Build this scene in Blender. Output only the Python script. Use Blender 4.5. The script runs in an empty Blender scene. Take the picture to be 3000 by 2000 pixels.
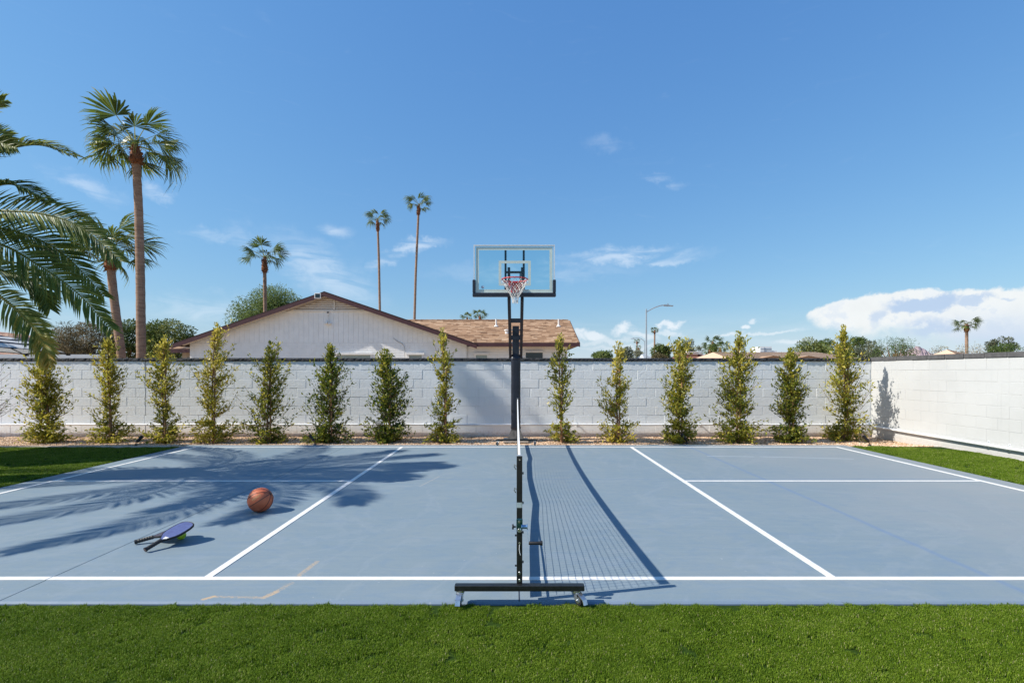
import bpy, math, random
import numpy as np
from mathutils import Vector, Matrix, Euler

# ------------------------------------------------------------------ camera, sky, sun, exposure
SC = bpy.context.scene
F = 1504.0            # focal length in pixels of a 3000 px wide picture
VX, VY = 1508.0, 1088.0
CH = 1.407            # camera height
CX = -0.035
R = math.radians

cam_d = bpy.data.cameras.new('camera')
cam = bpy.data.objects.new('camera', cam_d)
SC.collection.objects.link(cam)
cam.location = (CX, 0, CH)
cam.rotation_euler = (R(90), 0, 0)
cam_d.sensor_width = 36
cam_d.lens = F / 3000 * 36
cam_d.shift_x = -(VX - 1500) / 3000
cam_d.shift_y = (VY - 1000) / 3000
cam_d.clip_start = 0.05
cam_d.clip_end = 20000
SC.camera = cam

SUN_DIR = Vector((1.01, 0.225, -0.89)).normalized()      # the way the light travels
SUN_EL = math.asin(-SUN_DIR.z)
SUN_AZ = math.atan2(-SUN_DIR.x, -SUN_DIR.y)              # compass angle from +Y towards +X
sun_d = bpy.data.lights.new('sun', 'SUN')
sun_d.energy = 4.7
sun_d.angle = R(0.53)
sun_d.color = (1.0, 0.94, 0.835)
sun = bpy.data.objects.new('sun', sun_d)
SC.collection.objects.link(sun)
sun.rotation_euler = SUN_DIR.to_track_quat('-Z', 'Y').to_euler()

SC.view_settings.view_transform = 'Standard'
SC.view_settings.look = 'None'
SC.view_settings.gamma = 1.0
SC.view_settings.use_curve_mapping = False
SC.view_settings.exposure = 0.53
SC.cycles.max_bounces = 8
SC.cycles.transparent_max_bounces = 12
SC.cycles.caustics_reflective = False
SC.cycles.caustics_refractive = False
SC.cycles.use_adaptive_sampling = True
SC.cycles.use_denoising = True


def azel(px, py):
    a = math.atan((px - VX) / F)
    return a, math.atan((VY - py) / math.hypot(F, px - VX))


SKY_CURVE = ((1, .88, .63), (1, .69, 1.20), (1, .44, 2.55))      # per channel: pivot, power, level at the pivot


def build_world():
    w = bpy.data.worlds.new('World')
    SC.world = w
    w.cycles.sampling_method = 'MANUAL'
    w.cycles.sample_map_resolution = 512
    w.use_nodes = True
    nt = w.node_tree
    N, L = nt.nodes, nt.links
    N.clear()

    def put(sock, v):
        if hasattr(v, 'links') or isinstance(v, bpy.types.NodeSocket):
            L.new(v, sock)
        else:
            sock.default_value = v

    def M(op, a, b=0.0, c=0.0, clamp=False):
        n = N.new('ShaderNodeMath'); n.operation = op; n.use_clamp = clamp
        put(n.inputs[0], a); put(n.inputs[1], b); put(n.inputs[2], c)
        return n.outputs[0]

    def smooth(x, lo, hi):
        n = N.new('ShaderNodeMapRange'); n.interpolation_type = 'SMOOTHSTEP'
        put(n.inputs[0], x); n.inputs[1].default_value = lo; n.inputs[2].default_value = hi
        return n.outputs[0]

    def noise(vec, scale, detail=5, rough=0.55, dist=0.0):
        n = N.new('ShaderNodeTexNoise'); n.inputs['Scale'].default_value = scale
        n.inputs['Detail'].default_value = detail; n.inputs['Roughness'].default_value = rough
        n.inputs['Distortion'].default_value = dist
        L.new(vec, n.inputs['Vector'])
        return n.outputs[0]

    def mixc(f, a, b):
        n = N.new('ShaderNodeMix'); n.data_type = 'RGBA'
        put(n.inputs[0], f); put(n.inputs[6], a); put(n.inputs[7], b)
        return n.outputs[2]

    sky = N.new('ShaderNodeTexSky'); sky.sky_type = 'NISHITA'; sky.sun_disc = False
    sky.sun_elevation = SUN_EL; sky.sun_rotation = SUN_AZ
    sky.altitude = 340; sky.air_density = 1.5; sky.dust_density = 0.25; sky.ozone_density = 3.2
    tc = N.new('ShaderNodeTexCoord')
    sep = N.new('ShaderNodeSeparateXYZ'); L.new(tc.outputs['Generated'], sep.inputs[0])
    az = M('ARCTAN2', sep.outputs[0], sep.outputs[1])
    el = M('ARCSINE', sep.outputs[2])
    comb = N.new('ShaderNodeCombineXYZ'); L.new(az, comb.inputs[0]); L.new(el, comb.inputs[1])
    flat = comb.outputs[0]
    mp = N.new('ShaderNodeMapping'); mp.inputs['Scale'].default_value = (1.0, 4.5, 1)
    mp.inputs['Rotation'].default_value = (0, 0, -0.16)
    L.new(flat, mp.inputs[0])
    streak = noise(mp.outputs[0], 9.0, 5, 0.62, 1.2)
    puff1 = noise(flat, 26.0, 6, 0.62)
    off = N.new('ShaderNodeMapping'); off.inputs['Location'].default_value = (7.3, 2.1, 0)
    L.new(flat, off.inputs[0])
    puff2 = noise(off.outputs[0], 26.0, 6, 0.62)

    # coordinates nudged by noise once, shared by every cloud
    def nudged(amp):
        c = N.new('ShaderNodeCombineXYZ')
        L.new(M('MULTIPLY_ADD', puff1, amp, M('SUBTRACT', az, amp * .5)), c.inputs[0])
        L.new(M('MULTIPLY_ADD', puff2, amp * .8, M('SUBTRACT', el, amp * .4)), c.inputs[1])
        return c.outputs[0]
    NUDGE = {k: nudged(k) for k in (.035, .07)}

    def blob(px, py, rx, ry, rot, wob, soft, op):
        a0, e0 = azel(px, py)
        h = math.hypot(F, px - VX)
        mp_ = N.new('ShaderNodeMapping'); mp_.vector_type = 'TEXTURE'
        mp_.inputs['Location'].default_value = (a0, e0, 0); mp_.inputs['Rotation'].default_value = (0, 0, rot)
        mp_.inputs['Scale'].default_value = (rx * F / h / h, ry / h, 1)
        L.new(NUDGE[.035 if wob < .045 else .07], mp_.inputs[0])
        g = N.new('ShaderNodeTexGradient'); g.gradient_type = 'SPHERICAL'
        L.new(mp_.outputs[0], g.inputs[0])
        n = N.new('ShaderNodeMapRange'); n.interpolation_type = 'SMOOTHSTEP'
        L.new(g.outputs[1], n.inputs[0])
        n.inputs[1].default_value = 0.0; n.inputs[2].default_value = soft; n.inputs[4].default_value = op
        return n.outputs[0]

    def screen(a, b):
        return M('SUBTRACT', 1.0, M('MULTIPLY', M('SUBTRACT', 1.0, a), M('SUBTRACT', 1.0, b)))

    # thin cirrus
    cir = None
    for b in [(985, 675, 66, 26, 0.02, .04, .95, .42), (1215, 722, 135, 26, .22, .05, .95, .50),
              (1135, 762, 110, 20, .40, .05, .95, .35),
              (1850, 752, 290, 34, -.02, .05, .95, .50), (1930, 762, 170, 18, -.08, .05, .9, .40),
              (240, 540, 170, 40, -.28, .06, .95, .34), (460, 565, 60, 30, .1, .05, .95, .34),
              (950, 800, 260, 90, -.5, .1, .95, .42), (640, 690, 190, 26, .12, .06, .95, .24),
              (700, 690, 60, 60, .7, .06, .95, .18), (1940, 530, 90, 20, -.3, .05, .95, .20),
              (1780, 420, 90, 30, -.1, .05, .95, .12), (650, 905, 330, 60, .05, .08, .95, .32),
              (1560, 800, 420, 40, .0, .08, .95, .20)]:
        m = blob(*b)
        cir = m if cir is None else M('MAXIMUM', cir, m)
    cir = M('MULTIPLY', cir, smooth(streak, .28, .62))
    wide = M('MULTIPLY', smooth(streak, .58, .9), 0.06)
    cir = screen(cir, wide)
    # small cumulus near the horizon
    cum = None
    for b in [(1828, 964, 46, 22, 0, .05, .85, .72), (1966, 951, 50, 16, .1, .05, .85, .72),
              (1700, 977, 40, 18, 0, .05, .85, .6), (1742, 985, 50, 16, -.2, .04, .6, .65),
              (1880, 985, 60, 12, -.15, .04, .7, .5), (1960, 975, 70, 14, 0, .05, .8, .45),
              (2184, 955, 20, 8, 0, .03, .6, .7), (2198, 940, 18, 7, 0, .03, .7, .5),
              (2140, 975, 60, 7, .15, .03, .8, .5), (1780, 1000, 140, 14, 0, .05, .9, .40),
              (2250, 975, 140, 7, .03, .03, .8, .45), (2330, 1000, 90, 8, 0, .03, .8, .4),
              (1850, 1020, 220, 12, 0, .05, .9, .35)]:
        m = blob(*b)
        cum = m if cum is None else M('MAXIMUM', cum, m)
    # low bank of thin cloud and haze all round the horizon
    mp2 = N.new('ShaderNodeMapping'); mp2.inputs['Scale'].default_value = (1.0, 6.0, 1)
    L.new(flat, mp2.inputs[0])
    lowtex = noise(mp2.outputs[0], 5.0, 5, 0.6, .6)
    low = M('MULTIPLY', smooth(el, .125, .01), smooth(lowtex, .30, .72))
    low = M('MAXIMUM', M('MULTIPLY', low, 0.55), M('MULTIPLY', smooth(el, .10, -.01), .55))
    # the thunderhead at the right: between a top curve and a bottom curve over azimuth
    def curve(pts):
        fc = N.new('ShaderNodeFloatCurve')
        cm = fc.mapping; c = cm.curves[0]
        t = M('DIVIDE', M('SUBTRACT', az, 0.45), 0.9)
        xy = [((a - .45) / .9, e / .3) for a, e in pts]
        while len(c.points) < len(xy):
            c.points.new(.5, .5)
        for p, (x, y) in zip(c.points, xy):
            p.location = (x, y); p.handle_type = 'AUTO'
        cm.update()
        L.new(t, fc.inputs['Value'])
        return M('MULTIPLY', fc.outputs[0], 0.3)
    top = curve([(.45, 0.0), (.503, .06)] + [azel(*p) for p in ((2366, 915), (2420, 893), (2490, 872), (2600, 852), (2660, 844), (2760, 850), (2900, 842), (3000, 842))] + [(.95, .135), (1.15, .09), (1.35, .02)])
    bot = curve([(.45, 0.2), (.503, .14)] + [azel(*p) for p in ((2368, 925), (2400, 950), (2440, 966), (2600, 975), (2800, 1000), (3000, 1010))] + [(1.0, .04), (1.35, .02)])
    wob1 = M('MULTIPLY', M('SUBTRACT', puff1, .5), .03)
    wob2 = M('MULTIPLY', M('SUBTRACT', puff2, .5), .05)
    tmask = smooth(M('ADD', M('SUBTRACT', top, el), wob1), -.001, .005)
    bmask = smooth(M('ADD', M('SUBTRACT', el, bot), wob2), -.014, .016)
    inside = M('MULTIPLY', M('GREATER_THAN', az, .5), M('LESS_THAN', az, 1.34))
    cb = M('MULTIPLY', M('MULTIPLY', M('MULTIPLY', tmask, bmask), inside), .93)
    # blue-grey undersides inside the thunderhead
    sh = blob(2700, 890, 155, 34, .03, .06, .5, .85)
    sh = M('MAXIMUM', sh, blob(2850, 880, 70, 20, .15, .05, .6, .7))
    sh = M('MAXIMUM', sh, blob(2570, 930, 34, 40, -.5, .05, .7, .6))
    sh = M('MAXIMUM', sh, blob(2720, 965, 130, 50, .05, .06, .8, .75))
    sh = M('MAXIMUM', sh, blob(2930, 965, 170, 60, .0, .08, .9, .55))
    sh = M('MAXIMUM', sh, blob(2950, 873, 34, 6, 0, .03, .7, .5))
    sh = M('MULTIPLY', sh, smooth(puff2, .28, .46))
    sh = M('MAXIMUM', sh, M('MULTIPLY', smooth(puff1, .52, .62), M('MULTIPLY', smooth(el, .16, .02), .55)))
    sh = M('MAXIMUM', sh, M('MULTIPLY', M('MULTIPLY', smooth(el, .105, .03), smooth(az, .60, .75)), .72))
    bright = M('ADD', .88, M('MULTIPLY', puff1, .16))
    S = 10.0 / 1.28     # clouds are given as final radiance; before the exposure
    def radiance(r, g, b):
        n = N.new('ShaderNodeCombineXYZ')
        for i, v in enumerate((r, g, b)):
            put(n.inputs[i], v)
        return n.outputs[0]
    cbw = radiance(M('MULTIPLY', bright, .86 * S), M('MULTIPLY', bright, .88 * S), M('MULTIPLY', bright, .88 * S))
    cbs = radiance(.40 * S, .54 * S, .76 * S)
    # a camera's response to the sky: flatter from zenith to horizon than the model
    sc_ = N.new('ShaderNodeSeparateColor'); L.new(sky.outputs[0], sc_.inputs[0])
    col = radiance(*[M('MULTIPLY', M('POWER', M('DIVIDE', sc_.outputs[i], p_), g_), k_) for i, (p_, g_, k_) in enumerate(SKY_CURVE)])
    col = mixc(cir, col, (.78 * S, .86 * S, .95 * S, 1))
    col = mixc(low, col, (.66 * S, .78 * S, .90 * S, 1))
    col = mixc(cb, col, mixc(sh, cbw, cbs))
    col = mixc(cum, col, (.86 * S, .89 * S, .93 * S, 1))
    bg = N.new('ShaderNodeBackground'); bg.inputs['Strength'].default_value = 0.1
    L.new(col, bg.inputs['Color'])
    out = N.new('ShaderNodeOutputWorld'); L.new(bg.outputs[0], out.inputs['Surface'])


build_world()

# ------------------------------------------------------------------ helpers
rng = random.Random(11)
COL = SC.collection


def P(px, py, d):
    """a picture point at depth d as a place in the world"""
    return Vector((CX + (px - VX) * d / F, d, CH + (VY - py) * d / F))


def lin(h):
    h = h.lstrip('#')
    o = []
    for i in (0, 2, 4):
        v = int(h[i:i + 2], 16) / 255
        o.append(v / 12.92 if v <= .04045 else ((v + .055) / 1.055) ** 2.4)
    return tuple(o) + (1.0,)


class MB:
    def __init__(self):
        self.v, self.f, self.m = [], [], []

    def add(self, vs, fs, mi=0):
        o = len(self.v)
        self.v += [tuple(p) for p in vs]
        for f in fs:
            self.f.append(tuple(i + o for i in f)); self.m.append(mi)
        return self

    def box(self, x0, x1, y0, y1, z0, z1, mi=0):
        vs = [(x, y, z) for z in (z0, z1) for y in (y0, y1) for x in (x0, x1)]
        return self.add(vs, [(0, 2, 3, 1), (4, 5, 7, 6), (0, 1, 5, 4), (2, 6, 7, 3), (0, 4, 6, 2), (1, 3, 7, 5)], mi)

    def cbox(self, c, s, mi=0):
        return self.box(c[0] - s[0] / 2, c[0] + s[0] / 2, c[1] - s[1] / 2, c[1] + s[1] / 2, c[2] - s[2] / 2, c[2] + s[2] / 2, mi)

    def bbox(self, x0, x1, y0, y1, z0, z1, b=.004, mi=0):
        """box with chamfered edges"""
        vs = []
        idx = {}
        for ix, x in enumerate((x0, x1)):
            for iy, y in enumerate((y0, y1)):
                for iz, z in enumerate((z0, z1)):
                    sx, sy, sz = (1 - 2 * ix), (1 - 2 * iy), (1 - 2 * iz)
                    for k, q in enumerate(((x, y + sy * b, z + sz * b), (x + sx * b, y, z + sz * b), (x + sx * b, y + sy * b, z))):
                        idx[(ix, iy, iz, k)] = len(vs); vs.append(q)
        I = lambda *a: idx[a]
        fs = []
        for i in (0, 1):
            q = [I(i, 0, 0, 0), I(i, 1, 0, 0), I(i, 1, 1, 0), I(i, 0, 1, 0)]; fs.append(q if i else q[::-1])
            q = [I(0, i, 0, 1), I(0, i, 1, 1), I(1, i, 1, 1), I(1, i, 0, 1)]; fs.append(q if i else q[::-1])
            q = [I(0, 0, i, 2), I(1, 0, i, 2), I(1, 1, i, 2), I(0, 1, i, 2)]; fs.append(q if i else q[::-1])
        for a in (0, 1):
            for c in (0, 1):
                fs.append((I(a, c, 0, 0), I(a, c, 1, 0), I(a, c, 1, 1), I(a, c, 0, 1)))
                fs.append((I(a, 0, c, 0), I(a, 1, c, 0), I(a, 1, c, 2), I(a, 0, c, 2)))
                fs.append((I(0, a, c, 1), I(1, a, c, 1), I(1, a, c, 2), I(0, a, c, 2)))
                for e in (0, 1):
                    fs.append((I(a, c, e, 0), I(a, c, e, 1), I(a, c, e, 2)))
        return self.add(vs, fs, mi)

    def bar(self, a, b, w, h, up=(0, 0, 1), mi=0):
        a, b = Vector(a), Vector(b)
        t = (b - a).normalized(); up = Vector(up)
        if abs(t.dot(up)) > .99: up = Vector((0, 1, 0))
        s = t.cross(up).normalized() * w / 2; u = s.cross(t).normalized() * h / 2
        vs = [q + i * s + j * u for q in (a, b) for i, j in ((-1, -1), (1, -1), (1, 1), (-1, 1))]
        return self.add(vs, [(3, 2, 1, 0), (4, 5, 6, 7), (0, 1, 5, 4), (1, 2, 6, 5), (2, 3, 7, 6), (3, 0, 4, 7)], mi)

    def tube(self, pts, rad, n=8, mi=0, cap=True, closed=False):
        pts = [Vector(p) for p in pts]
        k = len(pts)
        rad = [rad] * k if not hasattr(rad, '__len__') else list(rad)
        vs, fs = [], []
        ref = None
        for i, p in enumerate(pts):
            if closed:
                t = pts[(i + 1) % k] - pts[i - 1]
            else:
                t = pts[min(i + 1, k - 1)] - pts[max(i - 1, 0)]
            t.normalize()
            if ref is None:
                ref = Vector((0, 0, 1)) if abs(t.z) < .9 else Vector((1, 0, 0))
            s = t.cross(ref).normalized(); u = s.cross(t).normalized(); ref = u
            for j in range(n):
                a = 2 * math.pi * j / n
                vs.append(p + (s * math.cos(a) + u * math.sin(a)) * rad[i])
        for i in range(k if closed else k - 1):
            for j in range(n):
                i2 = (i + 1) % k
                fs.append((i * n + j, i * n + (j + 1) % n, i2 * n + (j + 1) % n, i2 * n + j))
        if cap and not closed:
            fs.append(tuple(range(n))[::-1]); fs.append(tuple((k - 1) * n + j for j in range(n)))
        return self.add(vs, fs, mi)

    def lathe(self, prof, c=(0, 0, 0), n=16, mi=0, axis='z'):
        vs, fs = [], []
        c = Vector(c)
        for r, z in prof:
            for j in range(n):
                a = 2 * math.pi * j / n
                q = Vector((r * math.cos(a), r * math.sin(a), z))
                if axis == 'x': q = Vector((q.z, q.x, q.y))
                if axis == 'y': q = Vector((q.x, q.z, -q.y))
                vs.append(c + q)
        for i in range(len(prof) - 1):
            for j in range(n):
                fs.append((i * n + j, i * n + (j + 1) % n, (i + 1) * n + (j + 1) % n, (i + 1) * n + j))
        fs.append(tuple(range(n))[::-1]); fs.append(tuple((len(prof) - 1) * n + j for j in range(n)))
        return self.add(vs, fs, mi)

    def prism(self, poly, y0, y1, mi=0):
        """polygon in x,z pushed from y0 to y1"""
        n = len(poly)
        vs = [(x, y0, z) for x, z in poly] + [(x, y1, z) for x, z in poly]
        fs = [tuple(range(n)), tuple(range(n, 2 * n))[::-1]]
        fs += [(i, i + n, (i + 1) % n + n, (i + 1) % n) for i in range(n)]
        return self.add(vs, fs, mi)

    def mesh(self, name, mats, smooth=False):
        me = bpy.data.meshes.new(name)
        me.from_pydata(self.v, [], self.f)
        mats = mats if isinstance(mats, (list, tuple)) else [mats]
        for m in mats: me.materials.append(m)
        if len(mats) > 1:
            me.polygons.foreach_set('material_index', self.m)
        if smooth:
            me.polygons.foreach_set('use_smooth', [True] * len(me.polygons))
            try:
                me.set_sharp_from_angle(angle=R(45))
            except Exception:
                pass
        me.update()
        return me

    def build(self, name, mats, parent=None, smooth=False, loc=None):
        return put_obj(name, self.mesh(name, mats, smooth), parent, loc)


def put_obj(name, me, parent=None, loc=None):
    o = bpy.data.objects.new(name, me)
    COL.objects.link(o)
    if parent is not None:
        o.parent = parent
        if loc is None:
            # geometry is given in world coordinates: undo the parent's place
            o.matrix_parent_inverse = parent_matrix(parent).inverted()
    if loc is not None:
        o.location = loc
    return o


def parent_matrix(o):
    m = Matrix.LocRotScale(o.location, o.rotation_euler, o.scale)
    if o.parent is not None:
        m = parent_matrix(o.parent) @ o.matrix_parent_inverse @ m
    return m


def tag(o, label=None, cat=None, group=None, kind=None):
    if label: o['label'] = label
    if cat: o['category'] = cat
    if group: o['group'] = group
    if kind: o['kind'] = kind
    return o


def empty(name, loc=(0, 0, 0), label=None, cat=None, group=None):
    o = bpy.data.objects.new(name, None)
    o.empty_display_size = .1
    COL.objects.link(o)
    o.location = loc
    return tag(o, label, cat, group)


# ------------------------------------------------------------------ materials
class NT:
    def __init__(self, name):
        self.mat = bpy.data.materials.new(name)
        self.mat.use_nodes = True
        self.t = self.mat.node_tree
        self.N, self.L = self.t.nodes, self.t.links
        self.b = self.N['Principled BSDF']
        self.out = self.N['Material Output']

    def put(self, s, v):
        if isinstance(v, bpy.types.NodeSocket): self.L.new(v, s)
        else: s.default_value = v

    def geo(self):
        return self.N.new('ShaderNodeNewGeometry').outputs['Position']

    def obj(self):
        return self.N.new('ShaderNodeTexCoord').outputs['Object']

    def mapping(self, vec, scale=(1, 1, 1), rot=(0, 0, 0), loc=(0, 0, 0)):
        n = self.N.new('ShaderNodeMapping')
        n.inputs['Scale'].default_value = scale; n.inputs['Rotation'].default_value = rot; n.inputs['Location'].default_value = loc
        self.L.new(vec, n.inputs[0]); return n.outputs[0]

    def noise(self, vec, scale, detail=4, rough=.55, dist=0):
        n = self.N.new('ShaderNodeTexNoise')
        n.inputs['Scale'].default_value = scale; n.inputs['Detail'].default_value = detail
        n.inputs['Roughness'].default_value = rough; n.inputs['Distortion'].default_value = dist
        self.L.new(vec, n.inputs['Vector']); return n.outputs[0]

    def math(self, op, a, b=0., c=0., clamp=False):
        n = self.N.new('ShaderNodeMath'); n.operation = op; n.use_clamp = clamp
        self.put(n.inputs[0], a); self.put(n.inputs[1], b); self.put(n.inputs[2], c); return n.outputs[0]

    def smooth(self, x, lo, hi):
        n = self.N.new('ShaderNodeMapRange'); n.interpolation_type = 'SMOOTHSTEP'
        self.put(n.inputs[0], x); n.inputs[1].default_value = lo; n.inputs[2].default_value = hi
        return n.outputs[0]

    def mix(self, f, a, b):
        n = self.N.new('ShaderNodeMix'); n.data_type = 'RGBA'
        self.put(n.inputs[0], f); self.put(n.inputs[6], a); self.put(n.inputs[7], b); return n.outputs[2]

    def ramp(self, f, stops):
        n = self.N.new('ShaderNodeValToRGB')
        e = n.color_ramp.elements
        while len(e) < len(stops): e.new(.5)
        for q, (p, c) in zip(e, stops):
            q.position = p; q.color = c
        self.put(n.inputs[0], f); return n.outputs[0]

    def bump(self, h, strength=.3, dist=.01):
        n = self.N.new('ShaderNodeBump'); n.inputs['Strength'].default_value = strength
        n.inputs['Distance'].default_value = dist
        self.L.new(h, n.inputs['Height']); self.L.new(n.outputs[0], self.b.inputs['Normal'])

    def set(self, base=None, rough=None, metal=None, spec=None):
        if base is not None: self.put(self.b.inputs['Base Color'], base)
        if rough is not None: self.put(self.b.inputs['Roughness'], rough)
        if metal is not None: self.put(self.b.inputs['Metallic'], metal)
        if spec is not None: self.put(self.b.inputs['Specular IOR Level'], spec)
        return self.mat


def rgb(r, g, b): return (r, g, b, 1.0)


def dark(c, k): return (c[0] * k, c[1] * k, c[2] * k, 1.0)


def plain(name, c, rough=.5, metal=0., spec=.5, var=.18, scale=30., bump=.0, bscale=120.):
    """paint, metal or plastic with a little unevenness"""
    n = NT(name)
    g = n.geo()
    f = n.noise(g, scale, 5)
    col = n.mix(n.smooth(f, .3, .7), dark(c, 1 - var), dark(c, 1 + var * .6))
    n.set(col, n.math('ADD', rough - .06, n.math('MULTIPLY', f, .12)), metal, spec)
    if bump: n.bump(n.noise(g, bscale, 4), bump, .004)
    return n.mat


def leaf_mat(name, stops, rough=.45, trans=.35, spec=.35):
    n = NT(name)
    a = n.N.new('ShaderNodeAttribute'); a.attribute_name = 'tint'
    col = n.ramp(a.outputs['Fac'], stops)
    n.set(col, rough, 0, spec)
    t = n.N.new('ShaderNodeBsdfTranslucent'); n.L.new(col, t.inputs['Color'])
    m = n.N.new('ShaderNodeMixShader'); m.inputs[0].default_value = trans
    n.L.new(n.b.outputs[0], m.inputs[1]); n.L.new(t.outputs[0], m.inputs[2])
    n.L.new(m.outputs[0], n.out.inputs['Surface'])
    return n.mat


def leaf_mesh(name, C, A, Nn, Ln, Wd, tint, mat, fold=.25, mid=.45):
    """many folded leaves: C base points, A axes, Nn normals"""
    C, A, Nn = np.asarray(C, float), np.asarray(A, float), np.asarray(Nn, float)
    n = len(C)
    A = A / np.linalg.norm(A, axis=1, keepdims=True)
    B = np.cross(A, Nn); B /= np.linalg.norm(B, axis=1, keepdims=True) + 1e-9
    Nn = np.cross(B, A)
    Ln = np.broadcast_to(np.asarray(Ln, float), (n,))[:, None]; Wd = np.broadcast_to(np.asarray(Wd, float), (n,))[:, None]
    V = np.empty((n, 4, 3))
    V[:, 0] = C
    V[:, 1] = C + A * Ln * mid + B * Wd / 2 + Nn * Wd * fold
    V[:, 2] = C + A * Ln - Nn * Ln * .08
    V[:, 3] = C + A * Ln * mid - B * Wd / 2 + Nn * Wd * fold
    me = bpy.data.meshes.new(name)
    me.vertices.add(n * 4); me.vertices.foreach_set('co', V.ravel())
    base = np.arange(n) * 4
    tri = np.stack([base, base + 1, base + 2, base, base + 2, base + 3], 1).ravel()
    me.loops.add(n * 6); me.loops.foreach_set('vertex_index', tri.astype(np.int32))
    me.polygons.add(n * 2)
    me.polygons.foreach_set('loop_start', np.arange(n * 2, dtype=np.int32) * 3)
    me.polygons.foreach_set('loop_total', np.full(n * 2, 3, np.int32))
    at = me.attributes.new('tint', 'FLOAT', 'POINT')
    at.data.foreach_set('value', np.repeat(np.broadcast_to(np.asarray(tint, float), (n,)), 4).astype(np.float32))
    me.materials.append(mat)
    me.update(calc_edges=True)
    return me


def set_tint(me, vals):
    at = me.attributes.new('tint', 'FLOAT', 'POINT')
    at.data.foreach_set('value', np.asarray(vals, np.float32))

# ------------------------------------------------------------------ the ground and the court
def mat_court():
    n = NT('court_paint')
    g = n.geo()
    big = n.noise(g, .9, 6, .6, .8)
    swirl = n.noise(n.mapping(g, (1.0, 2.2, 1)), 3.2, 7, .65, 1.6)
    fine = n.noise(g, 60, 4, .6)
    c = n.mix(n.smooth(big, .3, .7), rgb(.175, .230, .264), rgb(.194, .242, .268))
    c = n.mix(n.math('MULTIPLY', n.smooth(swirl, .42, .68), .45), c, rgb(.142, .21, .285))
    c = n.mix(n.math('MULTIPLY', n.smooth(fine, .45, .75), .18), c, rgb(.26, .295, .315))
    s = n.N.new('ShaderNodeSeparateXYZ'); n.L.new(g, s.inputs[0])
    x, y = s.outputs[0], s.outputs[1]
    # roller marks, tide marks and rubbed patches
    rol = n.noise(n.mapping(g, (.35, 7.0, 1)), 2.4, 6, .7, .5)
    c = n.mix(n.math('MULTIPLY', n.smooth(rol, .45, .75), .30), c, rgb(.235, .285, .325))
    tide = n.math('ABSOLUTE', n.math('SUBTRACT', n.noise(g, .55, 5, .6, 1.2), .52))
    c = n.mix(n.math('MULTIPLY', n.smooth(tide, .035, .0), .2), c, rgb(.26, .30, .335))
    blot = n.noise(n.mapping(g, (1, 1, 1), (0, 0, .4), (3, 1, 0)), 1.7, 8, .7, .3)
    c = n.mix(n.math('MULTIPLY', n.smooth(blot, .56, .72), .2), c, rgb(.135, .20, .275))
    spk = n.noise(g, 26, 3, .5)
    c = n.mix(n.math('MULTIPLY', n.smooth(spk, .70, .76), .6), c, rgb(.36, .38, .39))
    # dust blown over the right-hand end
    dust = n.math('MULTIPLY', n.smooth(n.math('ADD', x, n.math('MULTIPLY', big, 3.0)), 3.6, 7.6), .55)
    c = n.mix(n.math('MULTIPLY', dust, n.smooth(swirl, .2, .6)), c, rgb(.28, .285, .28))
    # fresher paint along the edge by the grass
    edge = n.math('MULTIPLY', n.smooth(n.math('ADD', y, n.math('MULTIPLY', swirl, .12)), 3.25, 3.17), .5)
    c = n.mix(edge, c, rgb(.15, .22, .37))
    # the filled saw cut on the right, wide and smudged
    fj = n.math('SUBTRACT', 1, n.smooth(n.math('ABSOLUTE', n.math('SUBTRACT', x, n.math('ADD', 3.2, n.math('MULTIPLY', big, .05)))), .0, .05))
    c = n.mix(n.math('MULTIPLY', fj, .55), c, rgb(.13, .20, .32))
    fj2 = n.math('SUBTRACT', 1, n.smooth(n.math('ABSOLUTE', n.math('SUBTRACT', y, 6.72)), .004, .022))
    c = n.mix(n.math('MULTIPLY', fj2, .5), c, rgb(.11, .18, .30))
    # scuffs down to bare concrete
    scr = n.noise(n.mapping(g, (1, 2.2, 1)), 42, 8, .85)

    def seg(x0, y0, x1, y1, w, op, thr):
        dx, dy = x1 - x0, y1 - y0
        l2 = dx * dx + dy * dy
        u = n.math('ADD', n.math('MULTIPLY', n.math('SUBTRACT', x, x0), dx / l2), n.math('MULTIPLY', n.math('SUBTRACT', y, y0), dy / l2), clamp=True)
        ax = n.math('SUBTRACT', x, n.math('MULTIPLY_ADD', u, dx, x0))
        ay = n.math('SUBTRACT', y, n.math('MULTIPLY_ADD', u, dy, y0))
        d = n.math('SQRT', n.math('ADD', n.math('MULTIPLY', ax, ax), n.math('MULTIPLY', ay, ay)))
        m = n.math('SUBTRACT', 1, n.smooth(d, w * .25, w))
        return n.math('MULTIPLY', n.smooth(n.math('ADD', n.math('MULTIPLY', m, .36), n.math('SUBTRACT', scr, .5)), thr, thr + .09), op)
    for q in ((-1.60, 3.20, -1.56, 3.28, .045, .75, .27), (-1.57, 3.26, -1.52, 3.42, .05, .65, .33), (-1.53, 3.5, -1.50, 3.80, .045, .7, .305),
              (-1.93, 3.215, -1.62, 3.20, .035, .6, .315), (-1.96, 3.175, -1.92, 3.215, .03, .8, .23)):
        c = n.mix(seg(*q), c, rgb(.50, .35, .20))
    for q in ((-1.2, 6.3, -1.05, 6.9, .02, .45, .25), (-1.65, 8.6, -1.2, 9.4, .03, .3, .28)):
        c = n.mix(seg(*q), c, rgb(.40, .36, .31))
    for q in ((3.2, 8.55, 3.9, 8.50, .05, .5, .12), (4.05, 8.5, 5.4, 8.28, .05, .5, .14)):
        c = n.mix(seg(*q), c, rgb(.36, .41, .46))
    n.set(c, n.math('ADD', .5, n.math('MULTIPLY', swirl, .25)), 0, .3)
    n.bump(n.math('ADD', n.math('MULTIPLY', fine, .5), swirl), .12, .004)
    return n.mat


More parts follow.
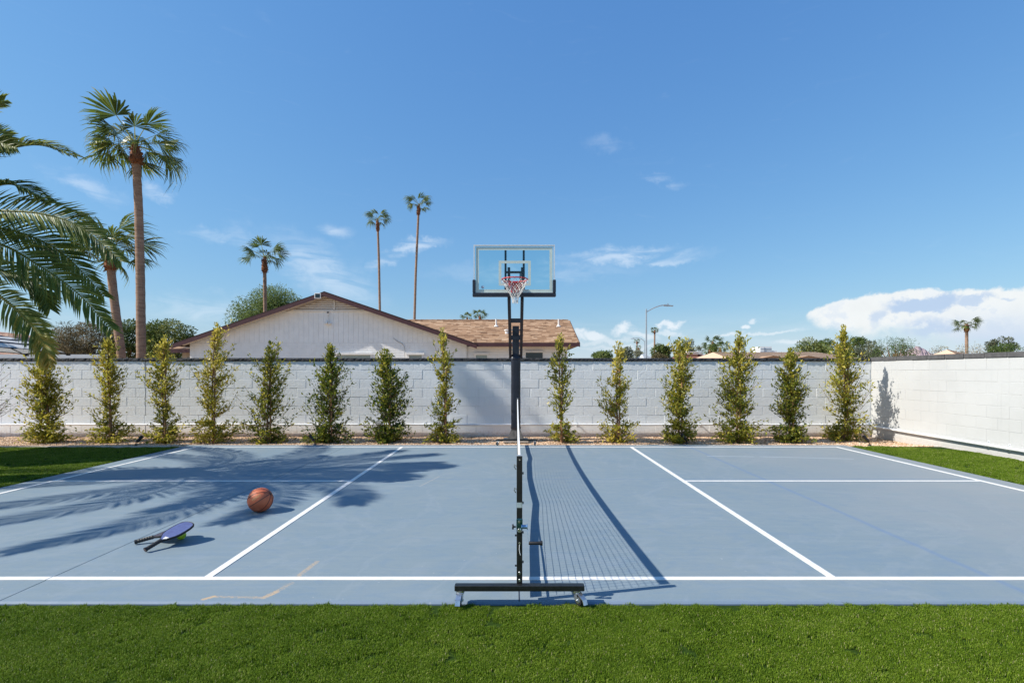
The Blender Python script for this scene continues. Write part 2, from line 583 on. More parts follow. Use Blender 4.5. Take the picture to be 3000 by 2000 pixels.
def mat_line():
    n = NT('line_paint'); g = n.geo()
    f = n.noise(g, 14, 6, .65)
    w = n.noise(g, 60, 7, .75)
    c = n.mix(n.smooth(f, .35, .8), rgb(.74, .73, .70), rgb(.60, .60, .59))
    c = n.mix(n.math('MULTIPLY', n.smooth(n.math('ADD', n.math('MULTIPLY', w, .6), n.math('MULTIPLY', f, .4)), .58, .66), .55), c, rgb(.30, .36, .42))
    n.set(c, .55, 0, .3)
    return n.mat


def mat_earth():
    n = NT('desert_earth'); g = n.geo()
    f = n.noise(g, .05, 6); f2 = n.noise(g, 3, 6)
    n.set(n.mix(f, n.mix(f2, lin('#b39a7d'), lin('#9a8468')), lin('#a89476')), .95, 0, .1)
    return n.mat


M_COURT, M_LINE, M_EARTH = mat_court(), mat_line(), mat_earth()
M_CUT = plain('saw_cut_shadow', rgb(.012, .016, .024), .9)

b = MB(); b.add([(-6000, -200, -.13), (6000, -200, -.13), (6000, 9000, -.13), (-6000, 9000, -.13)], [(0, 1, 2, 3)])
tag(b.build('ground', M_EARTH), 'sandy desert earth beyond the garden walls', kind='structure')

SX, SY0, SY1 = 6.27, 3.135, 9.84
court = empty('court', (0, 0, 0)); tag(court, 'blue painted concrete ball court with white lines', kind='structure')
CUTX, CW = -3.2, .008
CUTY = 6.72
b = MB()
# slab in strips, leaving the open saw cuts as real grooves
for x0, x1 in ((-SX, CUTX - CW / 2), (CUTX + CW / 2, SX)):
    b.add([(x0, SY0 + .012, 0), (x1, SY0 + .012, 0), (x1, SY1, 0), (x0, SY1, 0)], [(0, 1, 2, 3)])
    b.add([(x0, SY0 + .012, 0), (x1, SY0 + .012, 0), (x1, SY0, -.012), (x0, SY0, -.012)], [(3, 2, 1, 0)])
    b.add([(x0, SY0, -.012), (x1, SY0, -.012), (x1, SY0, -.12), (x0, SY0, -.12)], [(3, 2, 1, 0)])
    b.add([(x0, SY1, 0), (x1, SY1, 0), (x1, SY1, -.12), (x0, SY1, -.12)], [(0, 1, 2, 3)])
    for x in (x0, x1):
        b.add([(x, SY0 + .012, 0), (x, SY1, 0), (x, SY1, -.12), (x, SY0 + .012, -.12)], [(0, 1, 2, 3)])
b.build('slab', M_COURT, court)
b = MB(); b.box(-SX + .02, SX - .02, SY0 + .03, SY1 - .03, -.11, -.03); b.build('joint_filler', M_CUT, court)
b = MB(); b.box(-.011, -.005, SY0 + .013, 3.40, .0006, .0022); b.build('crack', M_CUT, court)

LW, LZ = .055, .004
YN, YF, XB, XK = 3.49, 9.57, 5.97, 2.135


def line(x0, x1, y0, y1, name='court_line'):
    b = MB()
    cuts = [c for c in (CUTX,) if x0 < c < x1]
    xs = [x0] + cuts + [x1]
    for a, c in zip(xs[:-1], xs[1:]):
        a2 = a + (CW / 2 if a in cuts else 0); c2 = c - (CW / 2 if c in cuts else 0)
        b.box(a2, c2, y0, y1, .001, LZ)
    b.build(name, M_LINE, court)


line(-XB - LW / 2, XB + LW / 2, YN - LW / 2, YN + LW / 2)
line(-XB - LW / 2, XB + LW / 2, YF - LW / 2, YF + LW / 2)
for x in (-XB, XB, -XK, XK):
    line(x - LW / 2, x + LW / 2, YN + LW / 2, YF - LW / 2)
for a, c in ((-XB + LW / 2, -XK - LW / 2), (XK + LW / 2, XB - LW / 2)):
    line(a, c, 6.60 - LW / 2, 6.60 + LW / 2)

# ------------------------------------------------------------------ artificial turf
def mat_turf():
    n = NT('turf_blades')
    a = n.N.new('ShaderNodeAttribute'); a.attribute_name = 'tint'
    oi = n.N.new('ShaderNodeObjectInfo')
    g = n.geo()
    f = n.math('ADD', a.outputs['Fac'], n.math('MULTIPLY', n.math('SUBTRACT', oi.outputs['Random'], .5), .25))
    f = n.math('ADD', f, n.math('MULTIPLY', n.math('SUBTRACT', n.noise(n.mapping(g, (1, 1.6, 1)), 1.6, 6, .65), .5), .7))
    c = n.ramp(f, [(0, rgb(.034, .066, .004)), (.45, rgb(.115, .195, .010)), (.75, rgb(.195, .275, .024)), (.97, rgb(.32, .35, .09)), (1, rgb(.42, .38, .2))])
    n.set(c, .55, 0, .15)
    t = n.N.new('ShaderNodeBsdfTranslucent'); n.L.new(c, t.inputs['Color'])
    m = n.N.new('ShaderNodeMixShader'); m.inputs[0].default_value = .25
    n.L.new(n.b.outputs[0], m.inputs[1]); n.L.new(t.outputs[0], m.inputs[2]); n.L.new(m.outputs[0], n.out.inputs['Surface'])
    return n.mat


def mat_turf_base():
    n = NT('turf_backing'); g = n.geo()
    n.set(n.mix(n.noise(g, 90, 3), rgb(.012, .03, .004), rgb(.04, .07, .012)), .95, 0, .05)
    return n.mat


M_TURF, M_TURFB = mat_turf(), mat_turf_base()


def tuft_object():
    r = random.Random(5)
    vs, fs, ti = [], [], []
    for k in range(190):
        x, y = r.uniform(-.05, .05), r.uniform(-.05, .05)
        az = r.uniform(0, 2 * math.pi); h = r.uniform(.014, .024); w = r.uniform(.0012, .0021)
        ln = abs(r.gauss(0, .55)); dx, dy = math.cos(az), math.sin(az)
        sa = az + math.pi / 2 + r.uniform(-.5, .5); sx, sy = math.cos(sa) * w, math.sin(sa) * w
        o = len(vs)
        mx, my = x + dx * h * ln * .3, y + dy * h * ln * .3
        tx, ty = x + dx * h * ln, y + dy * h * ln
        vs += [(x - sx, y - sy, 0), (x + sx, y + sy, 0), (mx + sx * .9, my + sy * .9, h * .6), (mx - sx * .9, my - sy * .9, h * .6), (tx, ty, h * max(.72, 1 - ln * .25))]
        fs += [(o, o + 1, o + 2, o + 3), (o + 3, o + 2, o + 4)]
        t = min(.9, max(.05, r.gauss(.48, .17)))
        if r.random() < .012: t = 1.2
        ti += [t] * 5
    me = bpy.data.meshes.new('turf_tuft'); me.from_pydata(vs, [], fs); me.materials.append(M_TURF)
    set_tint(me, ti)
    return bpy.data.objects.new('turf_tuft', me)


def scatter(obj, inst, density, smin, smax, seed=1, zrot=True, tilt=0.):
    """geometry nodes: instances of one small mesh over the object's own faces"""
    ng = bpy.data.node_groups.new('scatter', 'GeometryNodeTree')
    ng.interface.new_socket(name='Geometry', in_out='INPUT', socket_type='NodeSocketGeometry')
    ng.interface.new_socket(name='Geometry', in_out='OUTPUT', socket_type='NodeSocketGeometry')
    N, L = ng.nodes, ng.links
    gi, go = N.new('NodeGroupInput'), N.new('NodeGroupOutput')
    d = N.new('GeometryNodeDistributePointsOnFaces'); d.inputs['Density'].default_value = density; d.inputs['Seed'].default_value = seed
    i = N.new('GeometryNodeInstanceOnPoints')
    oi = N.new('GeometryNodeObjectInfo'); oi.inputs['Object'].default_value = inst; oi.inputs['As Instance'].default_value = True
    rv = N.new('FunctionNodeRandomValue'); rv.data_type = 'FLOAT_VECTOR'
    rv.inputs[0].default_value = (-tilt, -tilt, 0); rv.inputs[1].default_value = (tilt, tilt, 6.283)
    rs = N.new('FunctionNodeRandomValue'); rs.data_type = 'FLOAT'
    rs.inputs[2].default_value = smin; rs.inputs[3].default_value = smax; rs.inputs['Seed'].default_value = 7
    j = N.new('GeometryNodeJoinGeometry')
    L.new(gi.outputs[0], d.inputs['Mesh']); L.new(d.outputs['Points'], i.inputs['Points'])
    L.new(oi.outputs['Geometry'], i.inputs['Instance']); L.new(rv.outputs[0], i.inputs['Rotation']); L.new(rs.outputs[1], i.inputs['Scale'])
    L.new(i.outputs[0], j.inputs[0]); L.new(gi.outputs[0], j.inputs[0]); L.new(j.outputs[0], go.inputs[0])
    m = obj.modifiers.new('scatter', 'NODES'); m.node_group = ng


TUFT = tuft_object()
b = MB()
TZ = -.012
RW = 8.05


def sheet(b, x0, x1, y0, y1, z):
    b.add([(x0, y0, z), (x1, y0, z), (x1, y1, z), (x0, y1, z)], [(0, 1, 2, 3)])


sheet(b, -9, RW - .06, -.3, SY0 - .05, TZ)
o = b.build('turf', M_TURFB); tag(o, 'wide strip of green artificial turf in the foreground', 'turf', kind='stuff'); scatter(o, TUFT, 640, .68, .92, 3)
b = MB(); sheet(b, -11.5, -SX - .05, SY0 - .05, 9.56, TZ)
o = b.build('turf', M_TURFB); tag(o, 'green artificial turf left of the court, under the parasol shadow', 'turf', kind='stuff'); scatter(o, TUFT, 200, .9, 1.2, 4)
b = MB()
pts = [(SX + .06, SY0 - .06)] + [(RW - .06, SY0 - .06), (RW - .06, 9.1), (7.6, 9.42), (7.2, 9.6), (6.8, 9.72), (SX + .06, 9.74)]
b.add([(x, y, TZ) for x, y in pts], [tuple(range(len(pts)))])
o = b.build('turf', M_TURFB); tag(o, 'green artificial turf between the court and the white right wall', 'turf', kind='stuff'); scatter(o, TUFT, 220, .9, 1.2, 5)
# dark edge under the turf border
b = MB(); b.box(-13, RW, -1.5, SY0 - .001, -.055, -.02); b.box(-13, -SX - .002, SY0, 9.6, -.055, -.02); b.box(SX + .002, RW, SY0, 9.75, -.055, -.02)
tag(b.build('turf_bed', M_TURFB), 'dark bed under the artificial turf', kind='structure')

# ------------------------------------------------------------------ gravel bed and kerb
def mat_gravel():
    n = NT('gravel'); g = n.geo()
    v = n.N.new('ShaderNodeTexVoronoi'); v.inputs['Scale'].default_value = 55; n.L.new(g, v.inputs['Vector'])
    f = n.noise(g, 2.5, 5)
    c = n.mix(v.outputs['Color'], lin('#b08d6b'), lin('#d5b593'))
    sp = n.N.new('ShaderNodeSeparateColor'); n.L.new(v.outputs['Color'], sp.inputs[0])
    c = n.ramp(sp.outputs[0], [(0, lin('#8f7257')), (.4, lin('#b8977a')), (.75, lin('#d2b495')), (1, lin('#e3cdb4'))])
    c = n.mix(n.math('MULTIPLY', n.smooth(f, .45, .7), .5), c, lin('#7d6049'))
    n.set(c, .9, 0, .2)
    n.bump(v.outputs['Distance'], -.9, .012)
    return n.mat


M_GRAV = mat_gravel()
b = MB()
GX0, GX1, GY0, GY1 = -14, 8.04, SY1 + .004, 11.66
nx, ny = 90, 8
rr = random.Random(3)
for j in range(ny + 1):
    for i in range(nx + 1):
        e = 0 if j in (0,) else rr.uniform(-.012, .016)
        b.v.append((GX0 + (GX1 - GX0) * i / nx, GY0 + (GY1 - GY0) * j / ny, -.03 - .045 * min(1, j / 3) + e))
for j in range(ny):
    for i in range(nx):
        k = j * (nx + 1) + i
        b.f.append((k, k + 1, k + nx + 2, k + nx + 1)); b.m.append(0)
grav = b.build('gravel', M_GRAV, smooth=True)
tag(grav, 'tan gravel bed between the court and the back wall', 'gravel', kind='stuff')
# left of the court the gravel comes forward to the kerb
b = MB(); sheet(b, -14, -SX - .3, 9.72, SY1 + .004, -.032); sheet(b, SX + .1, 8.04, 9.62, SY1 + .004, -.036)
tag(b.build('gravel_edge', M_GRAV), 'tan gravel edge beside the turf', 'gravel', kind='stuff')
me = bpy.data.meshes.new('pebble')
ico = [(0, 0, 1), (.9, 0, .4), (.28, .85, .45), (-.72, .53, .4), (-.72, -.53, .5), (.28, -.85, .4), (.7, .5, -.4), (-.28, .85, -.4), (-.9, 0, -.45), (-.28, -.85, -.4), (.72, -.53, -.4), (0, 0, -.9)]
me.from_pydata([(x * .011, y * .009, z * .006) for x, y, z in ico], [],
               [(0, 1, 2), (0, 2, 3), (0, 3, 4), (0, 4, 5), (0, 5, 1), (1, 6, 2), (2, 7, 3), (3, 8, 4), (4, 9, 5), (5, 10, 1), (6, 7, 2), (7, 8, 3), (8, 9, 4), (9, 10, 5), (10, 6, 1)])
npb = NT('pebble'); oi = npb.N.new('ShaderNodeObjectInfo')
npb.set(npb.ramp(oi.outputs['Random'], [(0, lin('#84684f')), (.35, lin('#b9977a')), (.7, lin('#d8bb9d')), (1, lin('#eadbc6'))]), .85, 0, .25)
me.materials.append(npb.mat)
PEB = bpy.data.objects.new('pebble', me)
scatter(grav, PEB, 750, .6, 1.7, 9, tilt=.6)
M_CONC = plain('concrete', lin('#b4aca0'), .9, 0, .2, .15, 12, .3, 90)
b = MB(); b.bbox(-14, -SX - .25, 9.60, 9.70, -.05, .004, .006)
tag(b.build('kerb', M_CONC), 'narrow concrete edging between the left turf and the gravel', kind='structure')
# fallen leaves on the gravel
rl = np.random.default_rng(4)
n = 900
C = np.stack([rl.uniform(-11.5, 8, n), rl.uniform(10.4, 11.55, n), rl.uniform(-.066, -.05, n)], 1)
A = np.stack([rl.normal(0, 1, n), rl.normal(0, 1, n), rl.normal(0, .25, n)], 1)
Nn = np.stack([rl.normal(0, .5, n), rl.normal(0, .5, n), np.ones(n)], 1)
M_DRY = leaf_mat('dry_leaf', [(0, lin('#3c2a1c')), (.5, lin('#6f5236')), (1, lin('#9a7f4f'))], .7, .1)
o = put_obj('fallen_leaves', leaf_mesh('fallen_leaves', C, A, Nn, rl.uniform(.03, .06, n), .022, rl.uniform(0, 1, n), M_DRY))
tag(o, 'dry brown leaves fallen on the gravel bed', 'leaves', kind='stuff')

# ------------------------------------------------------------------ block walls
def mat_block(name, c1, c2, bs, LOWD=.6):
    n = NT(name); g = n.geo()
    f = n.noise(g, 1.3, 5, .6); fine = n.noise(g, 75, 6, .7); mid = n.noise(g, 22, 5, .6, .4)
    c = n.mix(n.smooth(f, .3, .7), c1, c2)
    s = n.N.new('ShaderNodeSeparateXYZ'); n.L.new(g, s.inputs[0])
    # splashed dust and peeling paint near the ground
    low = n.math('MULTIPLY', n.smooth(n.math('ADD', s.outputs[2], n.math('MULTIPLY', mid, .22)), .24, .02), LOWD)
    c = n.mix(low, c, lin('#b09c88'))
    chip = n.math('MULTIPLY', n.smooth(n.math('ADD', s.outputs[2], n.math('MULTIPLY', fine, .16)), .16, .06), n.smooth(fine, .56, .64))
    c = n.mix(chip, c, lin('#9a6f55'))
    drip = n.noise(n.mapping(g, (6, 6, .35)), 1.6, 6, .7)
    c = n.mix(n.math('MULTIPLY', n.smooth(drip, .56, .72), .22), c, dark(c1, .72))
    pit = n.smooth(fine, .66, .74)
    c = n.mix(n.math('MULTIPLY', pit, .25), c, dark(c1, .55))
    n.set(c, .75, 0, .25)
    n.bump(n.math('ADD', n.math('MULTIPLY', fine, .6), mid), bs, .012)
    return n.mat


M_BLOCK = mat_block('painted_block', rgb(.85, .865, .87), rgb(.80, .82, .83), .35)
M_BLOCKR = mat_block('painted_block_sun_dimmed', rgb(.49, .495, .495), rgb(.455, .46, .46), .28, .18)  # same white paint as the back wall, colour darkened to offset direct sun


def mat_cap():
    n = NT('cap_paint'); g = n.geo()
    f = n.noise(g, 14, 6, .65); fine = n.noise(g, 60, 5, .65)
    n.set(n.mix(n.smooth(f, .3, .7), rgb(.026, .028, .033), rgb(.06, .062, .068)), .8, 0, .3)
    n.bump(n.math('ADD', fine, n.math('MULTIPLY', f, 2)), .8, .02)
    return n.mat


M_CAP = mat_cap()
BL, BH, ZT = .4065, .2035, 1.64
NROW = 9
WY = 11.65


def block_mesh(name, l, h, mat, t=.06, b=.006):
    """front face looks to -Y, centre of the front face at the origin"""
    m = MB()
    x, z = l / 2, h / 2
    vs = [(-x + b, 0, -z + b), (x - b, 0, -z + b), (x - b, 0, z - b), (-x + b, 0, z - b),
          (-x, b, -z), (x, b, -z), (x, b, z), (-x, b, z), (-x, t, -z), (x, t, -z), (x, t, z), (-x, t, z)]
    fs = [(0, 1, 2, 3)]
    for i in range(4):
        j = (i + 1) % 4
        fs.append((i, i + 4, j + 4, j)); fs.append((i + 4, i + 8, j + 8, j + 4))
    m.add(vs, fs)
    me = m.mesh(name, mat); return me


def place(name, me, parent, loc, rz=0):
    o = bpy.data.objects.new(name, me); COL.objects.link(o)
    o.parent = parent
    o.location = Vector(loc) - parent.location
    o.rotation_euler = (0, 0, rz)
    return o


wall = empty('block_wall', (0, WY, 0), 'long pale grey painted block wall with dark cap behind the shrub row', 'wall')
XL, XR = -13.6, 8.05
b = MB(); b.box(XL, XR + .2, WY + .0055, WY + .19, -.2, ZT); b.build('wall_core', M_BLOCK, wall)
me_b = block_mesh('block', BL - .006, BH - .0065, M_BLOCK, b=.0045)
x_first = CX + (581.3 - VX) * WY / F
rw = random.Random(2)
rest = MB()
cracks = {(0, 1468), (1, 1599), (2, 1575), (3, 1549), (4, 1574), (1, 1495)}
for row in range(NROW):
    zc = ZT - BH * (row + .5)
    off = x_first + (BL / 2 if row % 2 else 0)
    k0 = math.floor((XL - off) / BL)
    k = k0
    while True:
        xa = off + k * BL; xb = xa + BL; k += 1
        if xb > XR + .2: break
        x0, x1 = max(xa, XL), min(xb, XR - .002)
        if x1 - x0 < .05: continue
        pxa = VX + (xa - CX) * F / WY
        shift = 0
        for (r_, p_) in cracks:
            if r_ == row and abs(pxa - p_) < 22: shift = .010
        prow = rw.uniform(-.0022, .0022)
        full = abs((x1 - x0) - BL) < .001
        if full and row < 6 and x1 > -12.1:
            o = place('block', me_b, wall, ((x0 + x1) / 2 + shift, WY + prow, zc + rw.uniform(-.001, .001)), rw.uniform(-.004, .004))
            if shift: o.scale = (1 - shift * 2 / BL, 1, 1)
        else:
            rest.bbox(x0 + .003, x1 - .003, WY + prow, WY + .05, zc - BH / 2 + .0033, zc + BH / 2 - .0033, .0045)
o = rest.build('lower_blocks', M_BLOCK, wall); o['kind'] = 'stuff'
# cap blocks, split-faced
def cap_mesh(name, l, seed):
    m = MB(); r = random.Random(seed)
    nx, nz = 8, 3
    idx = {}
    for j in range(nz + 1):
        for i in range(nx + 1):
            jy = 0 if 0 < i < nx and 0 < j < nz else .010
            idx[i, j] = len(m.v)
            m.v.append((-l / 2 + l * i / nx, jy + r.uniform(-.008, .006), .072 * j / nz + (r.uniform(-.003, .003) if 0 < j < nz else 0)))
    for j in range(nz):
        for i in range(nx):
            m.f.append((idx[i, j], idx[i + 1, j], idx[i + 1, j + 1], idx[i, j + 1])); m.m.append(0)
    o = len(m.v)
    m.v += [(-l / 2, .21, 0), (l / 2, .21, 0), (l / 2, .21, .072), (-l / 2, .21, .072)]
    m.f += [tuple(idx[i, nz] for i in range(nx + 1)) + (o + 2, o + 3), (o, o + 1) + tuple(idx[i, 0] for i in range(nx, -1, -1)), (o + 1, o, o + 3, o + 2),
            tuple(idx[0, j] for j in range(nz, -1, -1)) + (o, o + 3), tuple(idx[nx, j] for j in range(nz + 1)) + (o + 2, o + 1)]
    m.m += [0] * 5
    return m.mesh(name, M_CAP)


caps = [cap_mesh('cap_block', BL - .008, s) for s in range(4)]
x = x_first - 29 * BL - .1
while x < XR - .1:
    if x > XL - .2:
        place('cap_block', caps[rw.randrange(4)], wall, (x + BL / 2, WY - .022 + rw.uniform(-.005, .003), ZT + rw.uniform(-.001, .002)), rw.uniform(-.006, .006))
    x += BL
# control joint
b = MB(); b.box(CX + (426 - VX) * WY / F - .003, CX + (426 - VX) * WY / F + .003, WY - .001, WY + .004, -.05, ZT); b.build('control_joint', M_CUT, wall)

wall_r = empty('block_wall', (RW, 5, 0), 'bright white painted block wall with dark cap along the right side', 'wall')
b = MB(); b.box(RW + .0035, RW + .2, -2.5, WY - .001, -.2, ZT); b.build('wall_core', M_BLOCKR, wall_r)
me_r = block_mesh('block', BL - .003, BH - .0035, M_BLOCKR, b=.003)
rest = MB()
for row in range(NROW):
    zc = ZT - BH * (row + .5)
    y = WY - .01 - (BL / 2 if row % 2 else 0)
    if row % 2:
        rest.bbox(RW, RW + .05, y + .003, WY - .003, zc - BH / 2 + .0025, zc + BH / 2 - .0025, .004)
    while y > -2.2:
        pr = rw.uniform(-.0015, .0015)
        if y - BL > 5.2 and row < 8:
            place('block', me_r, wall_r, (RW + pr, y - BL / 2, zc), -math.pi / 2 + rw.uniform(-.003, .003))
        else:
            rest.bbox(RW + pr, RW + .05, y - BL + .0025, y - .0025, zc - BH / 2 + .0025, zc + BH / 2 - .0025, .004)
        y -= BL
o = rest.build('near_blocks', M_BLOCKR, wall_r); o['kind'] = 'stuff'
y = WY + .02
M_CAPR = plain('cap_paint_sun_lightened', rgb(.10, .098, .10), .85, 0, .2, .2, 12, .5, 60)  # lighter copy of the cap paint, sunlight put into the colour
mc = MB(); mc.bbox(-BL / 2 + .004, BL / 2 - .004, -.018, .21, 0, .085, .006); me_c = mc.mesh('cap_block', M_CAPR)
while y > -2.2:
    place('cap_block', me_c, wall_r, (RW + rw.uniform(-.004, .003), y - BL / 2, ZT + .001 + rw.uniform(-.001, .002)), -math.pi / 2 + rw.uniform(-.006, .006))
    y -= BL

# white drain pipes along the walls
M_PVC = plain('white_pipe', rgb(.78, .80, .82), .4, 0, .4, .08, 8)
M_PVCS = plain('pipe_strap', rgb(.62, .64, .66), .45, 0, .4, .1, 20)
zp = .212
pipe = empty('pipe', (0, WY - .07, zp), 'white pipe strapped low along the pale grey back wall', 'pipe')
b = MB(); b.tube([(XL, WY - .075, zp)] + [(x, WY - .075, zp + .004 * math.sin(x * 1.7)) for x in np.arange(XL + .5, RW - .3, .5)] + [(RW - .12, WY - .075, zp)], .024, 10)
b.build('pipe_run', M_PVC, pipe, True)
for px in (440, 1140, 1245, 1690, 2050, 2405):
    x = CX + (px - VX) * WY / F
    b = MB(); b.tube([(x - .012, WY - .075, zp), (x + .012, WY - .075, zp)], .029, 10); b.box(x - .011, x + .011, WY - .075, WY + .002, zp - .006, zp + .006); b.box(x - .012, x + .012, WY - .006, WY + .003, zp - .05, zp + .05)
    b.build('strap', M_PVCS, pipe, True)
for px in (1258, 2190):
    x = CX + (px - VX) * WY / F
    b = MB(); b.tube([(x - .06, WY - .075, zp), (x + .06, WY - .075, zp)], .030, 10); b.build('coupling', M_PVC, pipe, True)
pipe2 = empty('pipe', (RW - .07, 8, .17), 'white pipe strapped low along the bright white right wall', 'pipe')
zr = lambda y: .155 + (y - 8.1) * .008
b = MB(); b.tube([(RW - .06, y, zr(y)) for y in np.arange(WY - .12, -2, -.6)], .024, 10); b.build('pipe_run', M_PVC, pipe2, True)
b = MB(); b.tube([(RW - .14, WY - .075, zp), (RW - .075, WY - .085, zp - .005), (RW - .06, WY - .14, zr(WY - .1))], .03, 10); b.build('elbow', M_PVC, pipe2, True)
for y in (8.75, 8.38, 6.9, 5.2, 3.1):
    b = MB(); b.tube([(RW - .06, y - .015, zr(y)), (RW - .06, y + .015, zr(y))], .031, 10)
    b.box(RW - .06, RW + .002, y - .012, y + .012, zr(y) - .008, zr(y) + .008)
    b.box(RW - .005, RW + .002, y - .015, y + .015, zr(y) - .06, zr(y) + .07); b.build('strap', M_PVCS, pipe2, True)
    b = MB(); b.tube([(RW - .02, y, zr(y) + .055), (RW, y, zr(y) + .055)], .009, 8); b.build('bolt', M_PVCS, pipe2, True)

# ------------------------------------------------------------------ the neighbours' houses
M_WHITEW = plain('house_white_paint', rgb(.85, .83, .81), .8, 0, .2, .05, 3, .15, 40)
M_TRIMW = plain('white_trim', rgb(.76, .73, .70), .6, 0, .3, .06, 5)
M_FASCIA = plain('brown_fascia', rgb(.075, .030, .034), .55, 0, .35, .15, 6)
M_SLAT = plain('beige_louvre', rgb(.52, .45, .40), .7, 0, .2, .08, 8)
M_GLASS = plain('dark_window', rgb(.012, .018, .022), .12, 0, .6, .1, 2)
M_BLIND = plain('pale_blind_window', rgb(.30, .34, .31), .25, 0, .6, .06, 3)
M_GREY = plain('grey_metal', rgb(.45, .46, .47), .45, .5, .5, .1, 20)
M_BLACKP = plain('black_plastic', rgb(.012, .012, .014), .45, 0, .4, .3, 30)


def mat_shingle(name, stops):
    n = NT(name)
    a = n.N.new('ShaderNodeAttribute'); a.attribute_name = 'tint'
    g = n.geo(); f = n.noise(g, 30, 5)
    n.set(n.ramp(n.math('ADD', a.outputs['Fac'], n.math('MULTIPLY', n.math('SUBTRACT', f, .5), .3)), stops), .9, 0, .15)
    return n.mat


M_SHING = mat_shingle('asphalt_shingle', [(0, rgb(.20, .112, .066)), (.35, rgb(.34, .205, .122)), (.65, rgb(.45, .285, .175)), (1, rgb(.57, .40, .265))])

PITCH = .343
HD = 21.5                        # depth of the gable fascia
pk = P(950, 853, HD)
HW = 6.37
OV = .44
WD = HD + OV                     # depth of the gable wall
house = empty('house', (pk.x, WD, 0), 'white gabled house with brown fascia and shingle roof behind the back wall', 'house')
ez = pk.z - PITCH * HW
# main roof: two thick slopes
b = MB()
th = .10
for s in (-1, 1):
    b.add([(pk.x, HD, pk.z), (pk.x + s * HW, HD, ez), (pk.x + s * HW, HD + 13, ez), (pk.x, HD + 13, pk.z),
           (pk.x, HD, pk.z - th), (pk.x + s * HW, HD, ez - th), (pk.x + s * HW, HD + 13, ez - th), (pk.x, HD + 13, pk.z - th)],
          [(0, 1, 2, 3), (4, 7, 6, 5), (0, 4, 5, 1), (1, 5, 6, 2), (2, 6, 7, 3)])
roof = b.build('roof', plain('roof_edge_shingle', rgb(.05, .035, .032), .9, 0, .1, .2, 20), house)
for s in (-1, 1):
    b = MB()
    dz = .165
    b.add([(pk.x, HD - .03, pk.z - .05), (pk.x + s * (HW + .02), HD - .03, ez - .055), (pk.x + s * (HW + .02), HD - .03, ez - .05 - dz), (pk.x, HD - .03, pk.z - .05 - dz)] +
          [(pk.x, HD + .012, pk.z - .05), (pk.x + s * (HW + .02), HD + .012, ez - .055), (pk.x + s * (HW + .02), HD + .012, ez - .05 - dz), (pk.x, HD + .012, pk.z - .05 - dz)],
          [(0, 1, 2, 3), (7, 6, 5, 4), (0, 4, 5, 1), (3, 2, 6, 7), (1, 5, 6, 2)])
    b.build('rake_fascia', M_FASCIA, roof)
    # soffit moulding tucked under the fascia
    b = MB()
    b.bar((pk.x, HD + .18, pk.z - .155), (pk.x + s * (HW - .3), HD + .18, ez - .055), .30, .03)
    b.build('soffit', M_SLAT, roof)
# gable wall above the louvre line is built of vertical boards, below it of painted blocks
zv = P(0, 909, WD).z             # foot of the louvre
zb = P(0, 1004, WD).z            # foot of the boards
x0w, x1w = pk.x - HW + .45, pk.x + HW - .45
roofz = lambda x: pk.z - .14 - PITCH * abs(x - pk.x)
gw = MB(); gw.add([(x0w, WD + .03, -.2), (x1w, WD + .03, -.2), (x1w, WD + .03, roofz(x1w)), (pk.x, WD + .03, roofz(pk.x)), (x0w, WD + .03, roofz(x0w))], [(0, 1, 2, 3, 4)])
gable = gw.build('gable_wall', M_WHITEW, house)
bw = .212
x = x0w
while x < x1w - .05:
    xa, xb = x + .004, min(x + bw, x1w) - .004
    ta, tb = min(zv, roofz(xa)), min(zv, roofz(xb))
    if ta - zb > .02 or tb - zb > .02:
        m = MB()
        poly = [(xa, zb + .012), (xb, zb + .012), (xb, max(tb, zb + .03)), (xa, max(ta, zb + .03))]
        if abs(tb - ta) > .005 and (ta >= zv or tb >= zv):
            pass
        m.prism(poly, WD + .019, WD + .029); m.build('board', M_WHITEW, gable)
    x += bw
m = MB()
m.box(x0w, x1w, WD + .016, WD + .028, zb - .02, zb + .008); m.build('board_foot', M_WHITEW, gable)
# block courses below the boards
m = MB()
z = zb - .025
row = 0
while z > .3:
    xx = x0w - (.2 if row % 2 else 0)
    while xx < x1w:
        m.box(max(xx, x0w) + .0025, min(xx + .4, x1w) - .0025, WD + .018, WD + .027, z - .098, z - .003)
        xx += .4
    z -= .102; row += 1
o = m.build('wall_blocks', M_WHITEW, gable); o['kind'] = 'stuff'
# triangular louvre
vent = MB()
lw = (pk.z - .14 - zv) / PITCH
vent.prism([(pk.x - lw + .1, zv), (pk.x + lw - .1, zv), (pk.x, roofz(pk.x) - .04)], WD + .12, WD + .14)
vent = vent.build('louvre', plain('louvre_recess', rgb(.20, .17, .15), .9), house)
m = MB(); m.box(pk.x - lw, pk.x + lw, WD - .03, WD + .02, zv - .06, zv + .02); m.build('sill', M_TRIMW, vent)
nsl = 6
for i in range(nsl):
    z = zv + .08 + i * (roofz(pk.x) - zv - .1) / nsl
    hw_ = max(.08, (roofz(pk.x) - z) / PITCH - .12)
    m = MB(); m.bar((pk.x - hw_, WD + .05, z), (pk.x + hw_, WD + .05, z), .13, .02, up=(0, -.5, .8)); m.build('slat', M_SLAT, vent)
m = MB(); m.box(pk.x + .24, pk.x + .30, WD - .03, WD + .01, zv, roofz(pk.x) - .1); m.build('mullion', M_TRIMW, vent)
for s in (-1, 1):
    m = MB(); m.bar((pk.x, WD - .01, roofz(pk.x) - .06), (pk.x + s * lw, WD - .01, zv - .02), .06, .09); m.build('frame', M_SLAT, vent)
